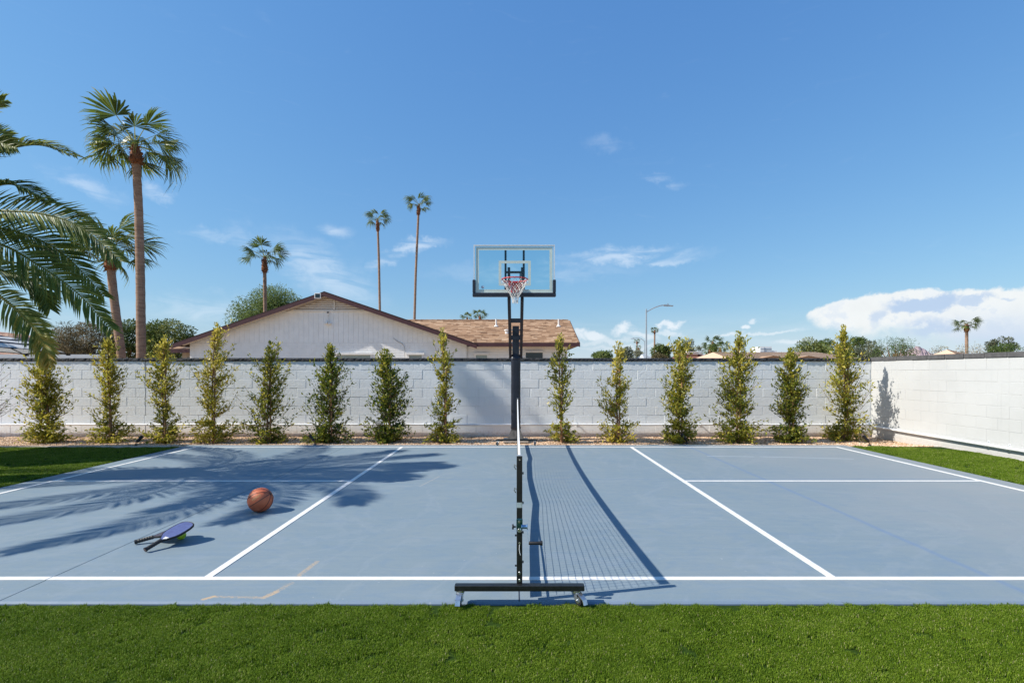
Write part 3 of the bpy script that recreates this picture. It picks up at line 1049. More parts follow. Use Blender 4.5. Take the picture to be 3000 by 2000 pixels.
# solar lamp panel on the fascia, floodlight under the louvre, loose cable
q = P(930, 866, HD - .1)
m = MB(); m.bbox(q.x - .13, q.x + .13, HD - .09, HD - .05, q.z - .115, q.z + .115, .006); sp = m.build('solar_panel', M_TRIMW, house)
m = MB(); m.box(q.x - .1, q.x + .1, HD - .094, HD - .088, q.z - .085, q.z + .085); m.build('panel_glass', M_GLASS, sp)
q = P(962, 945, WD)
m = MB(); m.lathe([(.07, 0), (.07, .04), (.03, .06)], (q.x, WD + .0, q.z), 10, axis='y'); m.cbox((q.x - .06, WD - .09, q.z - .02), (.13, .16, .07)); m.cbox((q.x + .08, WD - .08, q.z - .05), (.1, .14, .06))
m.build('floodlight', M_TRIMW, house)
m = MB(); m.tube([P(961, 912, WD - .02), P(962, 930, WD - .03), P(963, 942, WD - .02)], .012, 5); m.build('cable', M_TRIMW, house)
q = P(960.5, 915, WD - .05); m = MB(); m.cbox(q, (.05, .08, .05)); m.build('camera_box', M_BLACKP, house)
m = MB(); m.tube([P(1152, 990, WD - .01), P(1162, 998, WD - .01), P(1178, 1006, WD - .01), P(1185, 1016, WD - .01), P(1186, 1050, WD - .01)], .011, 5); m.build('cable', M_GREY, house)


def window(px0, px1, py0, y, h, pane, name='window', fw=.07):
    a, c = P(px0, py0, y), P(px1, py0, y)
    m = MB()
    x0, x1, z1, z0 = a.x, c.x, a.z, a.z - h
    for q in ((x0 - fw, x1 + fw, z1, z1 + fw), (x0 - fw, x1 + fw, z0 - fw, z0)):
        m.box(q[0], q[1], y - .05, y + .03, q[2], q[3])
    m.box(x0 - fw, x0, y - .049, y + .03, z0, z1); m.box(x1, x1 + fw, y - .049, y + .03, z0, z1)
    w = m.build(name, M_TRIMW, house)
    m = MB(); m.box(x0, x1, y - .002, y + .006, z0, z1); m.build('pane', pane, w)
    m = MB(); m.box(x0 - fw * 1.6, x1 + fw * 1.6, y - .09, y - .051, z1 + fw * .2, z1 + fw + .03); m.build('head_trim', M_TRIMW, w)


window(987, 1086, 1040, WD - .001, .9, M_BLIND)
window(1199, 1236, 1040, WD - .001, .9, M_BLIND)

# wing to the right with the visible shingle slope
ED = 21.6
we = P(1697, 1003, ED)
RX = we.x
EZ = we.z
RDp = 25.5
RZ = EZ + PITCH * (RDp - ED)
LX = pk.x + 2.3
wing = MB()
LE = pk.x + (pk.z - EZ) / PITCH - .15      # where the wing's eave runs into the main roof
LX = pk.x + (pk.z - RZ) / PITCH - .15
wing.add([(LE, ED, EZ - .03), (RX, ED, EZ - .03), (RX, RDp, RZ - .03), (LX, RDp, RZ - .03), (RX, RDp * 2 - ED, EZ - .03), (LX, RDp * 2 - ED, EZ - .03),
          (LE, ED, EZ - .14), (RX, ED, EZ - .14), (RX, RDp * 2 - ED, EZ - .14), (LE, RDp * 2 - ED, EZ - .14)],
         [(0, 1, 2, 3), (3, 2, 4, 5), (6, 9, 8, 7), (0, 6, 7, 1), (1, 7, 8, 4, 2)])
wroof = wing.build('roof', M_SHING, house)
set_tint(wroof.data, [.5] * len(wroof.data.vertices))
sl = math.hypot(RDp - ED, RZ - EZ)
nc = 30
rs = random.Random(8)
m = MB(); tints = []
for i in range(nc):
    t0, t1 = i / nc, min(1, (i + 1.12) / nc)
    y0, y1 = ED - .03 + t0 * (RDp - ED + .03), ED + t1 * (RDp - ED)
    z0, z1 = EZ + t0 * (RZ - EZ) + .004, EZ + t1 * (RZ - EZ) - .006
    x = LX - rs.uniform(0, .3)
    while x < RX:
        w = rs.choice((.16, .22, .3, .4))
        xa, xb = max(LX, x), min(RX, x + w); x += w
        # keep off the part the main roof covers
        if xb < pk.x + (pk.z - z1 - .05) / PITCH: continue
        o = len(m.v)
        j = rs.uniform(0, .006)
        m.add([(xa, y0, z0 + j), (xb, y0, z0 + j), (xb, y1, z1), (xa, y1, z1), (xa, y0, z0 - .022), (xb, y0, z0 - .022)], [(0, 1, 2, 3), (4, 5, 1, 0)])
        tints += [min(1, max(0, rs.gauss(.5, .27)))] * 6
o = m.build('shingles', M_SHING, wroof); o['kind'] = 'stuff'
set_tint(o.data, tints)
x = pk.x + (pk.z - RZ) / PITCH - .1
while x < RX - .1:
    m = MB()
    for s in (-1, 1):
        m.add([(x, RDp, RZ + .035), (x + .29, RDp, RZ + .02), (x + .29, RDp + s * .16, RZ - .03), (x, RDp + s * .16, RZ - .015)], [(0, 1, 2, 3) if s < 0 else (3, 2, 1, 0)])
    m.add([(x, RDp - .16, RZ - .015), (x, RDp, RZ + .035), (x, RDp + .16, RZ - .015)], [(0, 1, 2)])
    o = m.build('ridge_cap', M_SHING, wroof); set_tint(o.data, [rs.uniform(.05, .5)] * len(o.data.vertices))
    x += .27
m = MB(); m.box(pk.x + HW - .12, RX + .02, ED - .07, ED - .04, EZ - .17, EZ - .015); m.build('eave_fascia', M_FASCIA, wroof)
m = MB(); m.add([(RX + .001, ED - .05, EZ - .02), (RX + .001, RDp, RZ - .02), (RX + .001, RDp, RZ - .2), (RX + .001, ED - .05, EZ - .19), (RX + .03, ED - .05, EZ - .02), (RX + .03, RDp, RZ - .02), (RX + .03, RDp, RZ - .2), (RX + .03, ED - .05, EZ - .19)],
                [(3, 2, 1, 0), (4, 5, 6, 7), (0, 1, 5, 4), (2, 3, 7, 6)]); m.build('rake_fascia', M_FASCIA, wroof)
WWY = ED + .48
WX1 = P(1662, 0, WWY).x
m = MB(); m.box(x1w - .3, WX1, WWY, RDp * 2 - ED - .5, -.2, EZ - .14)
m.add([(WX1 - .001, WWY, EZ - .14), (WX1 - .001, RDp * 2 - ED - .5, EZ - .14), (WX1 - .001, RDp, RZ - .15)], [(0, 1, 2)])
ww = m.build('wing_wall', M_WHITEW, house)
m = MB()
z = EZ - .16
while z > .3:
    m.box(x1w - .3, WX1 + .004, WWY - .022, WWY - .001, z - .11, z - .004); z -= .114
o = m.build('wall_courses', M_WHITEW, ww); o['kind'] = 'stuff'
window(1394, 1427, 1040, WWY - .032, .8, M_BLIND)
window(1540, 1590, 1032.5, WWY - .032, .8, M_GLASS, fw=.035)
for px, py0, py1 in ((1453.5, 939, 963), (1636.5, 936, 962)):
    dd = 24.2
    a = P(px, py1, dd); zt = P(px, py0, dd).z
    zs = EZ + (dd - ED) * PITCH
    m = MB(); m.tube([(a.x, dd, zs - .05), (a.x, dd, zs + .36)], .038, 8); vp = m.build('vent_pipe', M_TRIMW, wroof)
    m = MB(); m.lathe([(.12, 0), (.06, .06), (.045, .1)], (a.x, dd, zs), 10); m.build('flashing', M_TRIMW, wroof)
dd = 23.0; a = P(1485, 980, dd); zs = EZ + (dd - ED) * PITCH
m = MB(); m.lathe([(.09, -.05), (.08, .1), (.08, .12), (.12, .12), (.12, .17), (.02, .19)], (a.x, dd, zs), 10); m.build('vent_cap', M_TRIMW, wroof)

# low carport at the left end of the house
cp = MB()
a, c = P(512, 1022, 24.0), P(600, 1022, 24.0)
cz = a.z
cp.add([(a.x, 23.5, cz), (c.x + 1, 23.5, cz), (c.x + 1, 26, cz + .75), (a.x, 26, cz + .75), (a.x, 23.5, cz - .06), (c.x + 1, 23.5, cz - .06)], [(0, 1, 2, 3), (4, 5, 1, 0)])
cr = cp.build('side_roof', M_SHING, house); set_tint(cr.data, [.45] * 6)
m = MB(); m.box(a.x, c.x + 1, 23.44, 23.48, cz - .2, cz - .02); m.build('eave_fascia', M_FASCIA, cr)
m = MB(); m.box(a.x + .35, c.x + 1, 24.0, 26, -.2, cz - .07); m.build('side_wall', plain('beige_stucco', rgb(.55, .45, .36), .85, 0, .2, .06, 4), house)
m = MB(); m.box(P(548, 0, 23.98).x, P(568, 0, 23.98).x, 23.96, 23.999, .9, 2.05); m.build('side_window', M_GLASS, house)


def far_house(name, px0, px1, pyr, pye, d, label, wall_c, roof_stops, hip=1.2, dep=8, extra=None):
    a, c = P(px0, pye, d), P(px1, pye, d)
    zr = P(0, pyr, d + dep / 2).z
    h = empty(name, ((a.x + c.x) / 2, d, 0), label, 'house')
    mr = mat_shingle(name + '_tile', roof_stops)
    m = MB()
    e = a.z
    v = [(a.x, d, e), (c.x, d, e), (c.x, d + dep, e), (a.x, d + dep, e), (a.x + hip, d + dep / 2, zr), (c.x - hip, d + dep / 2, zr)]
    m.add(v, [(0, 1, 5, 4), (2, 3, 4, 5), (1, 2, 5), (3, 0, 4), (3, 2, 1, 0)])
    r_ = m.build('roof', mr, h); set_tint(r_.data, [.5] * 6)
    # tile courses
    m = MB(); ti = []
    k = 14; rq = random.Random(int(px0))
    for i in range(k):
        t0, t1 = i / k, (i + 1.05) / k
        xa, xb = a.x + hip * t0, c.x - hip * t0
        n_ = max(6, int((xb - xa) / .9))
        for j in range(n_):
            q0, q1 = xa + (xb - xa) * j / n_, xa + (xb - xa) * (j + 1) / n_
            y0, y1 = d + dep / 2 * t0, d + dep / 2 * min(1, t1)
            z0, z1 = e + (zr - e) * t0, e + (zr - e) * min(1, t1)
            m.add([(q0, y0 - .01, z0 + .026), (q1, y0 - .01, z0 + .026), (q1, y1, z1 + .008), (q0, y1, z1 + .008)], [(0, 1, 2, 3)])
            ti += [min(1, max(0, rq.gauss(.5, .22)))] * 4
    o = m.build('tiles', mr, r_); o['kind'] = 'stuff'; set_tint(o.data, ti)
    m = MB(); m.box(a.x + .5, c.x - .5, d + .5, d + dep - .5, -.2, e - .02)
    w = m.build('wall', plain(name + '_stucco', wall_c, .85, 0, .2, .06, 2), h)
    m = MB(); m.box(a.x + .02, c.x - .02, d - .03, d - .005, e - .22, e - .02); m.build('eave_fascia', M_FASCIA, r_)
    for t in (.25, .6):
        xx = a.x + (c.x - a.x) * t
        m = MB(); m.box(xx - .6, xx + .6, d + .46, d + .5, e - 1.5, e - .4); wd = m.build('window', M_TRIMW, h)
        m = MB(); m.box(xx - .52, xx + .52, d + .44, d + .459, e - 1.42, e - .48); m.build('pane', M_GLASS, wd)
    return h, e, zr


TAN = [(0, rgb(.40, .27, .18)), (.5, rgb(.55, .39, .28)), (1, rgb(.68, .52, .40))]
RED = [(0, rgb(.22, .09, .065)), (.5, rgb(.34, .15, .11)), (1, rgb(.46, .25, .19))]
h1, e1, z1_ = far_house('tile_roof_house', 2140, 2530, 1031.5, 1051, 34, 'low house with long tan tile roof just above the back wall', rgb(.5, .42, .34), TAN, .6, 9)
# two little gables facing us
for px in (2365, 2262):
    d_ = 33.9; q = P(px, 1042, d_); e_ = P(px, 1056, d_).z
    m = MB()
    for s in (-1, 1):
        m.add([(q.x, d_ - .2, q.z), (q.x + s * 1.6, d_ - .2, e_), (q.x + s * 1.6, d_ + 2, e_), (q.x, d_ + 2, q.z)], [(0, 1, 2, 3)])
    m.prism([(q.x - 1.6, e_), (q.x + 1.6, e_), (q.x, q.z - .02)], d_ - .1, d_ - .05)
    g_ = m.build('gable', M_SHING, h1); set_tint(g_.data, [.62] * len(g_.data.vertices))
h2, e2, z2 = far_house('red_roof_house', 2005, 2110, 1032, 1052, 55, 'house with pinkish red tile roof and block chimney beyond the wall', rgb(.6, .5, .42), RED, 1.6, 9)
q = P(2030, 1046, 57)
m = MB(); m.box(q.x - .55, q.x + .55, 57, 58, 1, P(0, 1032, 57).z); ch = m.build('chimney', plain('chimney_stucco', lin('#d8b296'), .85), h2)
m = MB(); m.box(q.x - .75, q.x + .75, 56.8, 58.2, P(0, 1032, 57).z, P(0, 1029.5, 57).z); m.build('chimney_cap', M_TRIMW, ch)
m = MB(); m.box(q.x - .95, q.x + .95, 56.7, 58.3, P(0, 1037, 57).z, P(0, 1035, 57).z); m.build('chimney_ledge', M_TRIMW, ch)
far_house('grey_roof_house', 1890, 1922, 1037, 1054, 70, 'small pale grey roofed house below the street lamp', rgb(.6, .6, .6), [(0, lin('#9aa0a6')), (1, lin('#c0c6cc'))], .6, 8)
far_house('flat_roof_house', 2800, 2826, 1024, 1036, 45, 'low sandy roof showing above the white wall beside the palm', rgb(.6, .5, .42), [(0, lin('#b79a84')), (1, lin('#d6bca6'))], .3, 2.5)

# far office block
d = 420
a, c = P(2227, 1050, d), P(2262, 1015, d)
ob = empty('office_block', (a.x, d, 0), 'white multi-storey office block on the horizon above the tan roof', 'building')
m = MB(); m.box(a.x, a.x + 3.2, d, d + 14, -.2, c.z); m.box(a.x + 3.2, c.x, d + .6, d + 14, -.2, c.z); m.build('wall', plain('office_white', rgb(.70, .73, .76), .6, 0, .3, .03, .2), ob)
for i in range(6):
    z = c.z - 1.3 - i * 2.3
    m = MB(); m.box(a.x + 3.4, c.x - .2, d + .45, d + .59, z - 1.3, z); m.build('window_band', plain('office_glass', rgb(.30, .36, .44), .3, 0, .5, .05, .3), ob)
    m = MB(); m.box(a.x + .3, a.x + 2.9, d - .12, d - .01, z - .9, z - .3); m.build('window', bpy.data.materials['office_glass'], ob)
a, c = P(2262, 1050, d + 5), P(2276, 1027, d + 5)
m = MB(); m.box(a.x + .1, c.x, d + 5, d + 14, -.2, c.z); m.build('annex', bpy.data.materials['office_white'], ob)

# strip of the neighbour's lower wall seen over the cap at the left
m = MB(); m.box(P(-60, 0, 16).x, P(300, 0, 16).x, 16, 16.2, -.2, P(0, 1038, 16).z)
tag(m.build('neighbour_wall', plain('pale_stucco', rgb(.50, .52, .55), .85, 0, .2, .05, 2)), 'pale neighbouring wall just above the cap at the far left', 'wall')

# ------------------------------------------------------------------ hills
def ridge(name, pts, d, label, cols, depth, seed):
    r = random.Random(seed)
    n = 70
    m = MB()
    xs = np.linspace(pts[0][0], pts[-1][0], n)
    ys = np.interp(xs, [p[0] for p in pts], [p[1] for p in pts])
    for j in range(8):
        for i in range(n):
            t = j / 7
            q = P(xs[i], ys[i], d)
            h = (q.z + .1) * math.sin(t * math.pi / 2) * (1 + r.uniform(-.06, .06) * (1 if 0 < j else 0))
            m.v.append((q.x, d - depth * (1 - t) + r.uniform(-.03, .03) * depth, max(-.1, h - .1)))
    for j in range(7):
        for i in range(n - 1):
            k = j * n + i; m.f.append((k, k + 1, k + n + 1, k + n)); m.m.append(0)
    nn = NT(name + '_rock'); g = nn.geo()
    f = nn.noise(g, 40 / d, 7, .65)
    nn.set(nn.ramp(f, [(.3, cols[0]), (.5, cols[1]), (.7, cols[2])]), .95, 0, .1)
    nn.bump(nn.noise(g, 160 / d, 6, .7), .6, d * .004)
    tag(m.build(name, nn.mat, smooth=True), label, kind='structure')


ridge('hill', [(-400, 1040), (-200, 1000), (0, 984), (50, 978), (70, 978), (110, 986), (160, 1000), (240, 1030), (300, 1052)], 260, 'bare brown desert hill at the far left',
      (lin('#8a6a58'), lin('#b18a74'), lin('#c8a58c')), 90, 2)
ridge('mountain', [(2600, 1060), (2640, 1034), (2662, 1026), (2684, 1015), (2694, 1018), (2716, 1030), (2745, 1042), (2780, 1060)], 1500, 'small pinkish desert mountain on the right horizon',
      (lin('#8f8189'), lin('#a8959a'), lin('#b9a3a3')), 40, 4)

# ------------------------------------------------------------------ foliage
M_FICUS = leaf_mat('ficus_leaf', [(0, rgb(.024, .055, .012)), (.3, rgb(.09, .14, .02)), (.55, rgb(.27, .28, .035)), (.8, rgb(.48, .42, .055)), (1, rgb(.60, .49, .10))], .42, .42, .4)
M_BARK = plain('ficus_bark', rgb(.22, .13, .075), .85, 0, .15, .3, 30, .4, 60)
M_STAKE = plain('wooden_stake', rgb(.30, .17, .09), .85, 0, .15, .25, 20, .3, 50)


def ficus(px, pyt, w_l, w_r, dens, yel, seed, label, gaps=(), bot=1.0, stake=True, lean=0.0, depth=10.7, topw=.32):
    r = np.random.default_rng(seed)
    base = P(px, 1291, depth)
    base.z = -.07
    H = P(px, pyt, depth).z
    rl_, rr_ = (px - w_l) * depth / F, (w_r - px) * depth / F
    o = empty('ficus_shrub', base, label, 'shrub', 'columnar shrubs along the back wall')
    # trunk
    n = 9
    tp = [Vector((base.x + lean * t + .02 * math.sin(5 * t + seed), base.y + .02 * math.cos(4 * t + seed), -.1 + (H * .93 + .1) * t)) for t in np.linspace(0, 1, n)]
    tw = MB(); tw.tube(tp, np.linspace(.024, .006, n), 7)
    trunk_at = lambda t: tp[0].lerp(tp[-1], t) + Vector((.02 * math.sin(5 * t + seed), .02 * math.cos(4 * t + seed), 0)) - Vector((.02 * math.sin(seed), .02 * math.cos(seed), 0)) * (1 - t)
    C, A, Nn, Ln, T = [], [], [], [], []
    nb = int(175 * dens)

    def prof(t):
        # broad at the foot, slimmer in the middle, tapering at the top
        p = np.interp(t, [0, .08, .25, .42, .6, .74, .88, 1.0], [.95 * bot, 1.04 * bot, .95 * bot, .84, .76, .60, topw * 1.1, topw * .3])
        for g0, g1, k in gaps:
            if g0 < t < g1: p *= k
        return p
    for i in range(nb):
        t = (i + r.uniform()) / nb
        t = t ** 1.08
        pr = prof(t)
        if r.uniform() > .5 + .55 * pr: continue
        az = r.uniform(0, 2 * math.pi)
        side = rl_ if math.cos(az) < 0 else rr_
        reach = pr * (abs(math.cos(az)) * side + abs(math.sin(az)) * .5 * (rl_ + rr_)) * r.uniform(.25, .95)
        p0 = trunk_at(min(.98, t * .96))
        rise = reach * (r.uniform(-.35, .55) if t < .22 else r.uniform(.4, 1.3)) * (1 if t < .8 else 1.8)
        out = Vector((math.cos(az), math.sin(az) * .9, 0))
        p1 = p0 + out * reach * .6 + Vector((0, 0, rise * .35))
        p2 = p0 + out * reach + Vector((0, 0, rise))
        if p2.z > H: p2.z = H - r.uniform(0, .05)
        if p2.z < .0: p2.z = .0
        tw.tube([p0, p1, p2], [.006, .004, .002], 4, cap=False)
        nl = int(r.uniform(17, 28) * (0.55 + .5 * pr + (.25 if t < .2 else 0)))
        d = (p2 - p0).normalized()
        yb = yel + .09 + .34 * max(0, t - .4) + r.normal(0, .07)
        for k in range(nl):
            u = r.uniform(.15, 1.06)
            q = (p0 * (1 - u) ** 2 + p1 * 2 * u * (1 - u) + p2 * u * u) if u <= 1 else p2 + d * (u - 1) * .3
            jit = r.normal(0, .018 + .03 * reach, 3)
            C.append((q.x + jit[0], q.y + jit[1], max(-.06, q.z + jit[2])))
            a = np.array(d) * .75 + r.normal(0, .55, 3) + np.array((0, 0, .25))
            A.append(a)
            Nn.append(np.array((0, -.1, 1)) + r.normal(0, .55, 3))
            Ln.append(r.uniform(.05, .09))
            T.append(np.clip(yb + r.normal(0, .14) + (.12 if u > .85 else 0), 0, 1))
    # leader shoots at the top
    for k in range(int(70 * dens)):
        t = r.uniform(.86, 1.0)
        q = trunk_at(min(1, t)); q.z = H * t
        az = r.uniform(0, 6.28); s = .06 * (1.05 - t) / .15 + .015
        C.append((q.x + math.cos(az) * s * r.uniform(0, 1), q.y + math.sin(az) * s * r.uniform(0, 1), q.z - .05))
        A.append((math.cos(az) * .5, math.sin(az) * .5, r.uniform(.5, 1.4))); Nn.append(r.normal(0, 1, 3)); Ln.append(r.uniform(.04, .07)); T.append(np.clip(yel + .25 + r.normal(0, .12), 0, 1))
    tw.build('trunk', M_BARK, o, True)
    Ln = np.array(Ln)
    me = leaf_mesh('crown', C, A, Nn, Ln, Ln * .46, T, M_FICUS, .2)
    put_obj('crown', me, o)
    if stake:
        s = MB(); sx = base.x + r.uniform(.02, .05)
        s.tube([(sx, base.y - .03, -.1), (sx + .01, base.y - .03, min(1.55, H * .72))], .017, 7); s.build('stake', M_STAKE, o, True)
    return o


K = 1.2755
FIC = [
    (108, 800, 58, 160, 1.35, .50, 'full yellow-green shrub under the drooping palm frond, leftmost of the row', (), 1.0),
    (252, 763, 212, 292, .95, .56, 'slim yellow-green shrub, second from left, in front of the leaning palm trunk', ((.25, .4, .55),), 1.05),
    (376, 765, 324, 420, .95, .56, 'yellow-green shrub third from left, bare trunk showing between two tufts', ((.2, .42, .45),), 1.0),
    (490, 737, 442, 546, 1.0, .66, 'tall yellowish shrub with thick reddish stake, fourth from left', ((.25, .45, .6),), 1.0),
    (617, 780, 560, 675, 1.05, .42, 'loose shrub fifth from left below the left slope of the gable', ((.35, .5, .65),), 1.0),
    (758, 785, 704, 812, 1.2, .24, 'dark green shrub below the gable peak with its stake tip bare', ((.8, .93, .6),), 1.0),
    (893, 800, 842, 944, 1.5, .22, 'densest dark green shrub, straight and full, seventh from left', (), 1.0),
    (1020, 750, 980, 1059, .95, .46, 'narrow waisted shrub just left of the hoop post', ((.3, .62, .55),), .95),
    (1287, 760, 1250, 1330, .72, .46, 'thin airy shrub just right of the hoop post', ((.2, .3, .5), (.42, .52, .55)), .9),
    (1418, 780, 1372, 1462, .80, .60, 'sparse shrub with golden top, second right of the hoop post', ((.62, .75, .6),), .9),
    (1560, 772, 1518, 1602, 1.25, .46, 'leafy shrub with broad rounded top, right of the tall street lamp', (), .95),
    (1695, 757, 1640, 1746, 1.4, .44, 'tall bushy shrub in front of the tan roofed house', (), 1.0),
    (1815, 797, 1772, 1856, 1.35, .34, 'shorter dark green shrub second from the right corner', (), .95),
    (1940, 743, 1893, 1990, 1.25, .50, 'tallest right-hand shrub in the wall corner casting shadow on the white wall', (), .95),
]
for i, (x, yt, wl, wr, de, ye, lb, gp, bo) in enumerate(FIC):
    ficus(x * K, yt * K, wl * K, wr * K, de, ye, 100 + i, lb, gp, bo, stake=True, topw=.55 if i in (10,) else .34, depth=11.0 if i == 13 else 10.7)

# bare-twigged bush at the left edge
rb = np.random.default_rng(77)
bb = P(-40, 1291, 10.0); bb.z = -.03
o = empty('bare_bush', bb, 'nearly bare twiggy bush at the left edge in front of the wall', 'bush')
m = MB(); C, A, Nn = [], [], []
for i in range(26):
    az = rb.uniform(-1.4, 1.4); l = rb.uniform(.3, .62)
    z0 = rb.uniform(.3, 1.2)
    p0 = Vector((bb.x + .03, bb.y, z0)); p2 = p0 + Vector((math.cos(az) * l, math.sin(az) * l * .6, rb.uniform(.0, .45))); p1 = p0.lerp(p2, .5) + Vector((0, 0, rb.uniform(-.06, .1)))
    m.tube([p0, p1, p2], [.006, .004, .002], 4, cap=False)
    for k in range(rb.integers(0, 5)):
        C.append(p2 + Vector(rb.normal(0, .04, 3))); A.append(rb.normal(0, 1, 3)); Nn.append(rb.normal(0, 1, 3))
m.tube([(bb.x, bb.y, -.03), (bb.x + .03, bb.y, .7), (bb.x + .02, bb.y, 1.4)], [.02, .014, .006], 6)
m.build('branches', plain('dry_twig', rb.uniform(0, 1) and rgb(.20, .15, .12), .9), o)
put_obj('crown', leaf_mesh('crown', C, A, Nn, .055, .025, rb.uniform(.1, .6, len(C)), M_FICUS), o)


# ------------------------------------------------------------------ fan palms
M_FAN = leaf_mat('fan_palm_leaf', [(0, rgb(.035, .06, .016)), (.5, rgb(.095, .14, .026)), (.8, rgb(.20, .23, .04)), (1, rgb(.34, .31, .09))], .4, .4, .4)


def mat_trunk():
    n = NT('palm_trunk'); g = n.geo()
    w = n.noise(n.mapping(g, (1.2, 1.2, 9)), 2.0, 5, .6); f = n.noise(g, 9, 6, .7)
    c = n.ramp(w, [(.25, lin('#6d5546')), (.5, lin('#917766')), (.75, lin('#a68c78'))])
    c = n.mix(n.math('MULTIPLY', n.smooth(f, .58, .7), .6), c, lin('#5c463a'))
    n.set(c, .9, 0, .15); n.bump(n.math('ADD', w, f), .5, .03)
    return n.mat


M_TRUNK = mat_trunk()
M_BOOT = plain('palm_boot', rgb(.20, .085, .045), .85, 0, .15, .5, 14, .6, 20)


def fan_frond_mesh(name, seed, nseg=22, pet=1.0, blade=1.0, droop=.5):
    """petiole along +X from the origin, then a pleated fan with hanging tips"""
    r = random.Random(seed)
    vs, fs, ti = [], [], []

    def tri(a, c, d, t):
        o = len(vs); vs.extend([tuple(a), tuple(c), tuple(d)]); fs.append((o, o + 1, o + 2)); ti.extend([t] * 3)

    def quad(a, c, d, e, t):
        o = len(vs); vs.extend([tuple(a), tuple(c), tuple(d), tuple(e)]); fs.append((o, o + 1, o + 2, o + 3)); ti.extend([t] * 4)
    # petiole
    for k in range(4):
        u0, u1 = k / 4, (k + 1) / 4
        f = lambda u: Vector((pet * u, 0, -.10 * pet * u * u))
        w0, w1 = .028 * (1 - .5 * u0), .028 * (1 - .5 * u1)
        a, c = f(u0), f(u1)
        quad(a + Vector((0, -w0, 0)), c + Vector((0, -w1, 0)), c + Vector((0, w1, 0)), a + Vector((0, w0, 0)), .9)
        quad(a + Vector((0, 0, -w0)), c + Vector((0, 0, -w1)), c + Vector((0, 0, w1 * .3)), a + Vector((0, 0, w0 * .3)), .85)
    hub = Vector((pet, 0, -.10 * pet))
    for i in range(nseg):
        a = -1.6 + 3.2 * i / (nseg - 1) + r.uniform(-.06, .06)
        l = blade * (1 - .25 * (abs(a) / 1.6) ** 2) * r.uniform(.86, 1.06)
        d = Vector((math.cos(a), math.sin(a), 0))
        s = Vector((-math.sin(a), math.cos(a), 0))
        dr = droop * r.uniform(.6, 1.3) * (1 + .4 * abs(a))
        half = 1.6 / nseg * l * .66
        p1 = hub + d * l * .55 + Vector((0, 0, -.10 * l * dr - .22 * abs(math.sin(a)) * l))
        p2 = hub + d * l * .82 + Vector((0, 0, -.36 * l * dr - .30 * abs(math.sin(a)) * l))
        p3 = hub + d * l * (.98 - .15 * dr) + Vector((r.uniform(-.04, .04), r.uniform(-.04, .04), -.80 * l * dr - .32 * abs(math.sin(a)) * l))
        up = Vector((0, 0, half * .55))
        t = min(1, max(0, r.gauss(.42, .18)))
        tri(hub, p1 + s * half, p1 + up, t); tri(hub, p1 + up, p1 - s * half, t)
        quad(p1 + s * half * .9, p2 + s * half * .38, p2 - s * half * .38, p1 - s * half * .9, t)
        tri(p2 + s * half * .38, p3, p2 - s * half * .38, min(1, t + .2))
    me = bpy.data.meshes.new(name); me.from_pydata(vs, [], fs); me.materials.append(M_FAN)
    set_tint(me, ti)
    return me


FANS = [fan_frond_mesh('frond', s, 24, 1.0, 1.0, dr) for s, dr in ((1, .3), (2, .55), (3, .8), (4, .45))]
FANS_FAR = [fan_frond_mesh('frond', s, 13, 1.0, 1.0, dr) for s, dr in ((5, .45), (6, .7))]


def fan_palm(trunk_px, d, rad0, rad1, crown_r, nfr, label, seed, boot=(.5, .34, .9), group='tall fan palms beyond the wall', far=False, wind=0., spread=(-.45, 1.25)):
    """trunk_px: picture points from foot to crown"""
    r = random.Random(seed)
    q = [P(x, y, d) for x, y in trunk_px]
    foot = Vector((q[0].x, d, -.2))
    root = empty('fan_palm', foot, label, 'palm tree', group)
    # smooth trunk line
    pts = [foot] + q
    dense = []
    for a, c in zip(pts[:-1], pts[1:]):
        k = max(2, int((c - a).length / (.28 if not far else 1.0)))
        for i in range(k): dense.append(a.lerp(c, i / k))
    dense.append(pts[-1])
    n = len(dense)
    # soften corners
    for _ in range(3 if not far else 1):
        dense = [dense[0]] + [(dense[i - 1] + dense[i] * 2 + dense[i + 1]) / 4 for i in range(1, n - 1)] + [dense[-1]]
    rad = [(rad0 + (rad1 - rad0) * i / (n - 1)) * (1 + (.03 if i % 2 else -.02) + (.25 * max(0, 1 - i / 3) if not far else 0)) for i in range(n)]
    m = MB(); m.tube(dense, rad, 14 if not far else 7); m.build('trunk', M_TRUNK, root, True)
    top = dense[-1]; ax = (dense[-1] - dense[-2]).normalized()
    bl, br0, br1 = boot
    m = MB()
    m.tube([top - ax * bl, top - ax * bl * .75, top - ax * bl * .3, top, top + ax * .15], [rad1 * 1.05, rad1 * br1 * 1.45 / .9, rad1 * 1.35, rad1 * .9, rad1 * .5], 10)
    if not far:
        for i in range(70):
            u = r.uniform(0, 1); az = r.uniform(0, 6.283)
            rr_ = rad1 * (1.45 - .5 * u)
            c = top - ax * bl * (1 - u) + Vector((math.cos(az), math.sin(az), 0)) * rr_ * .85
            e = c + Vector((math.cos(az) * .11, math.sin(az) * .11, r.uniform(-.10, .18)))
            m.bar(c, e, r.uniform(.05, .09), .015)
    m.build('boot_skirt', M_BOOT, root)
    meshes = FANS_FAR if far else FANS
    for i in range(nfr):
        az = i * 2.39996 + r.uniform(-.3, .3)
        t = (i + .5) / nfr
        el = spread[1] + (spread[0] - spread[1]) * t + r.uniform(-.14, .14)
        o = bpy.data.objects.new('frond', meshes[r.randrange(len(meshes))]); COL.objects.link(o)
        o.parent = root
        s = crown_r / 1.75 * r.uniform(.82, 1.1)
        o.scale = (s, s, s)
        o.location = top + ax * .1 - foot
        o.rotation_euler = Euler((r.uniform(-.5, .5), -el, az + wind * math.sin(az)), 'XYZ')
    return root


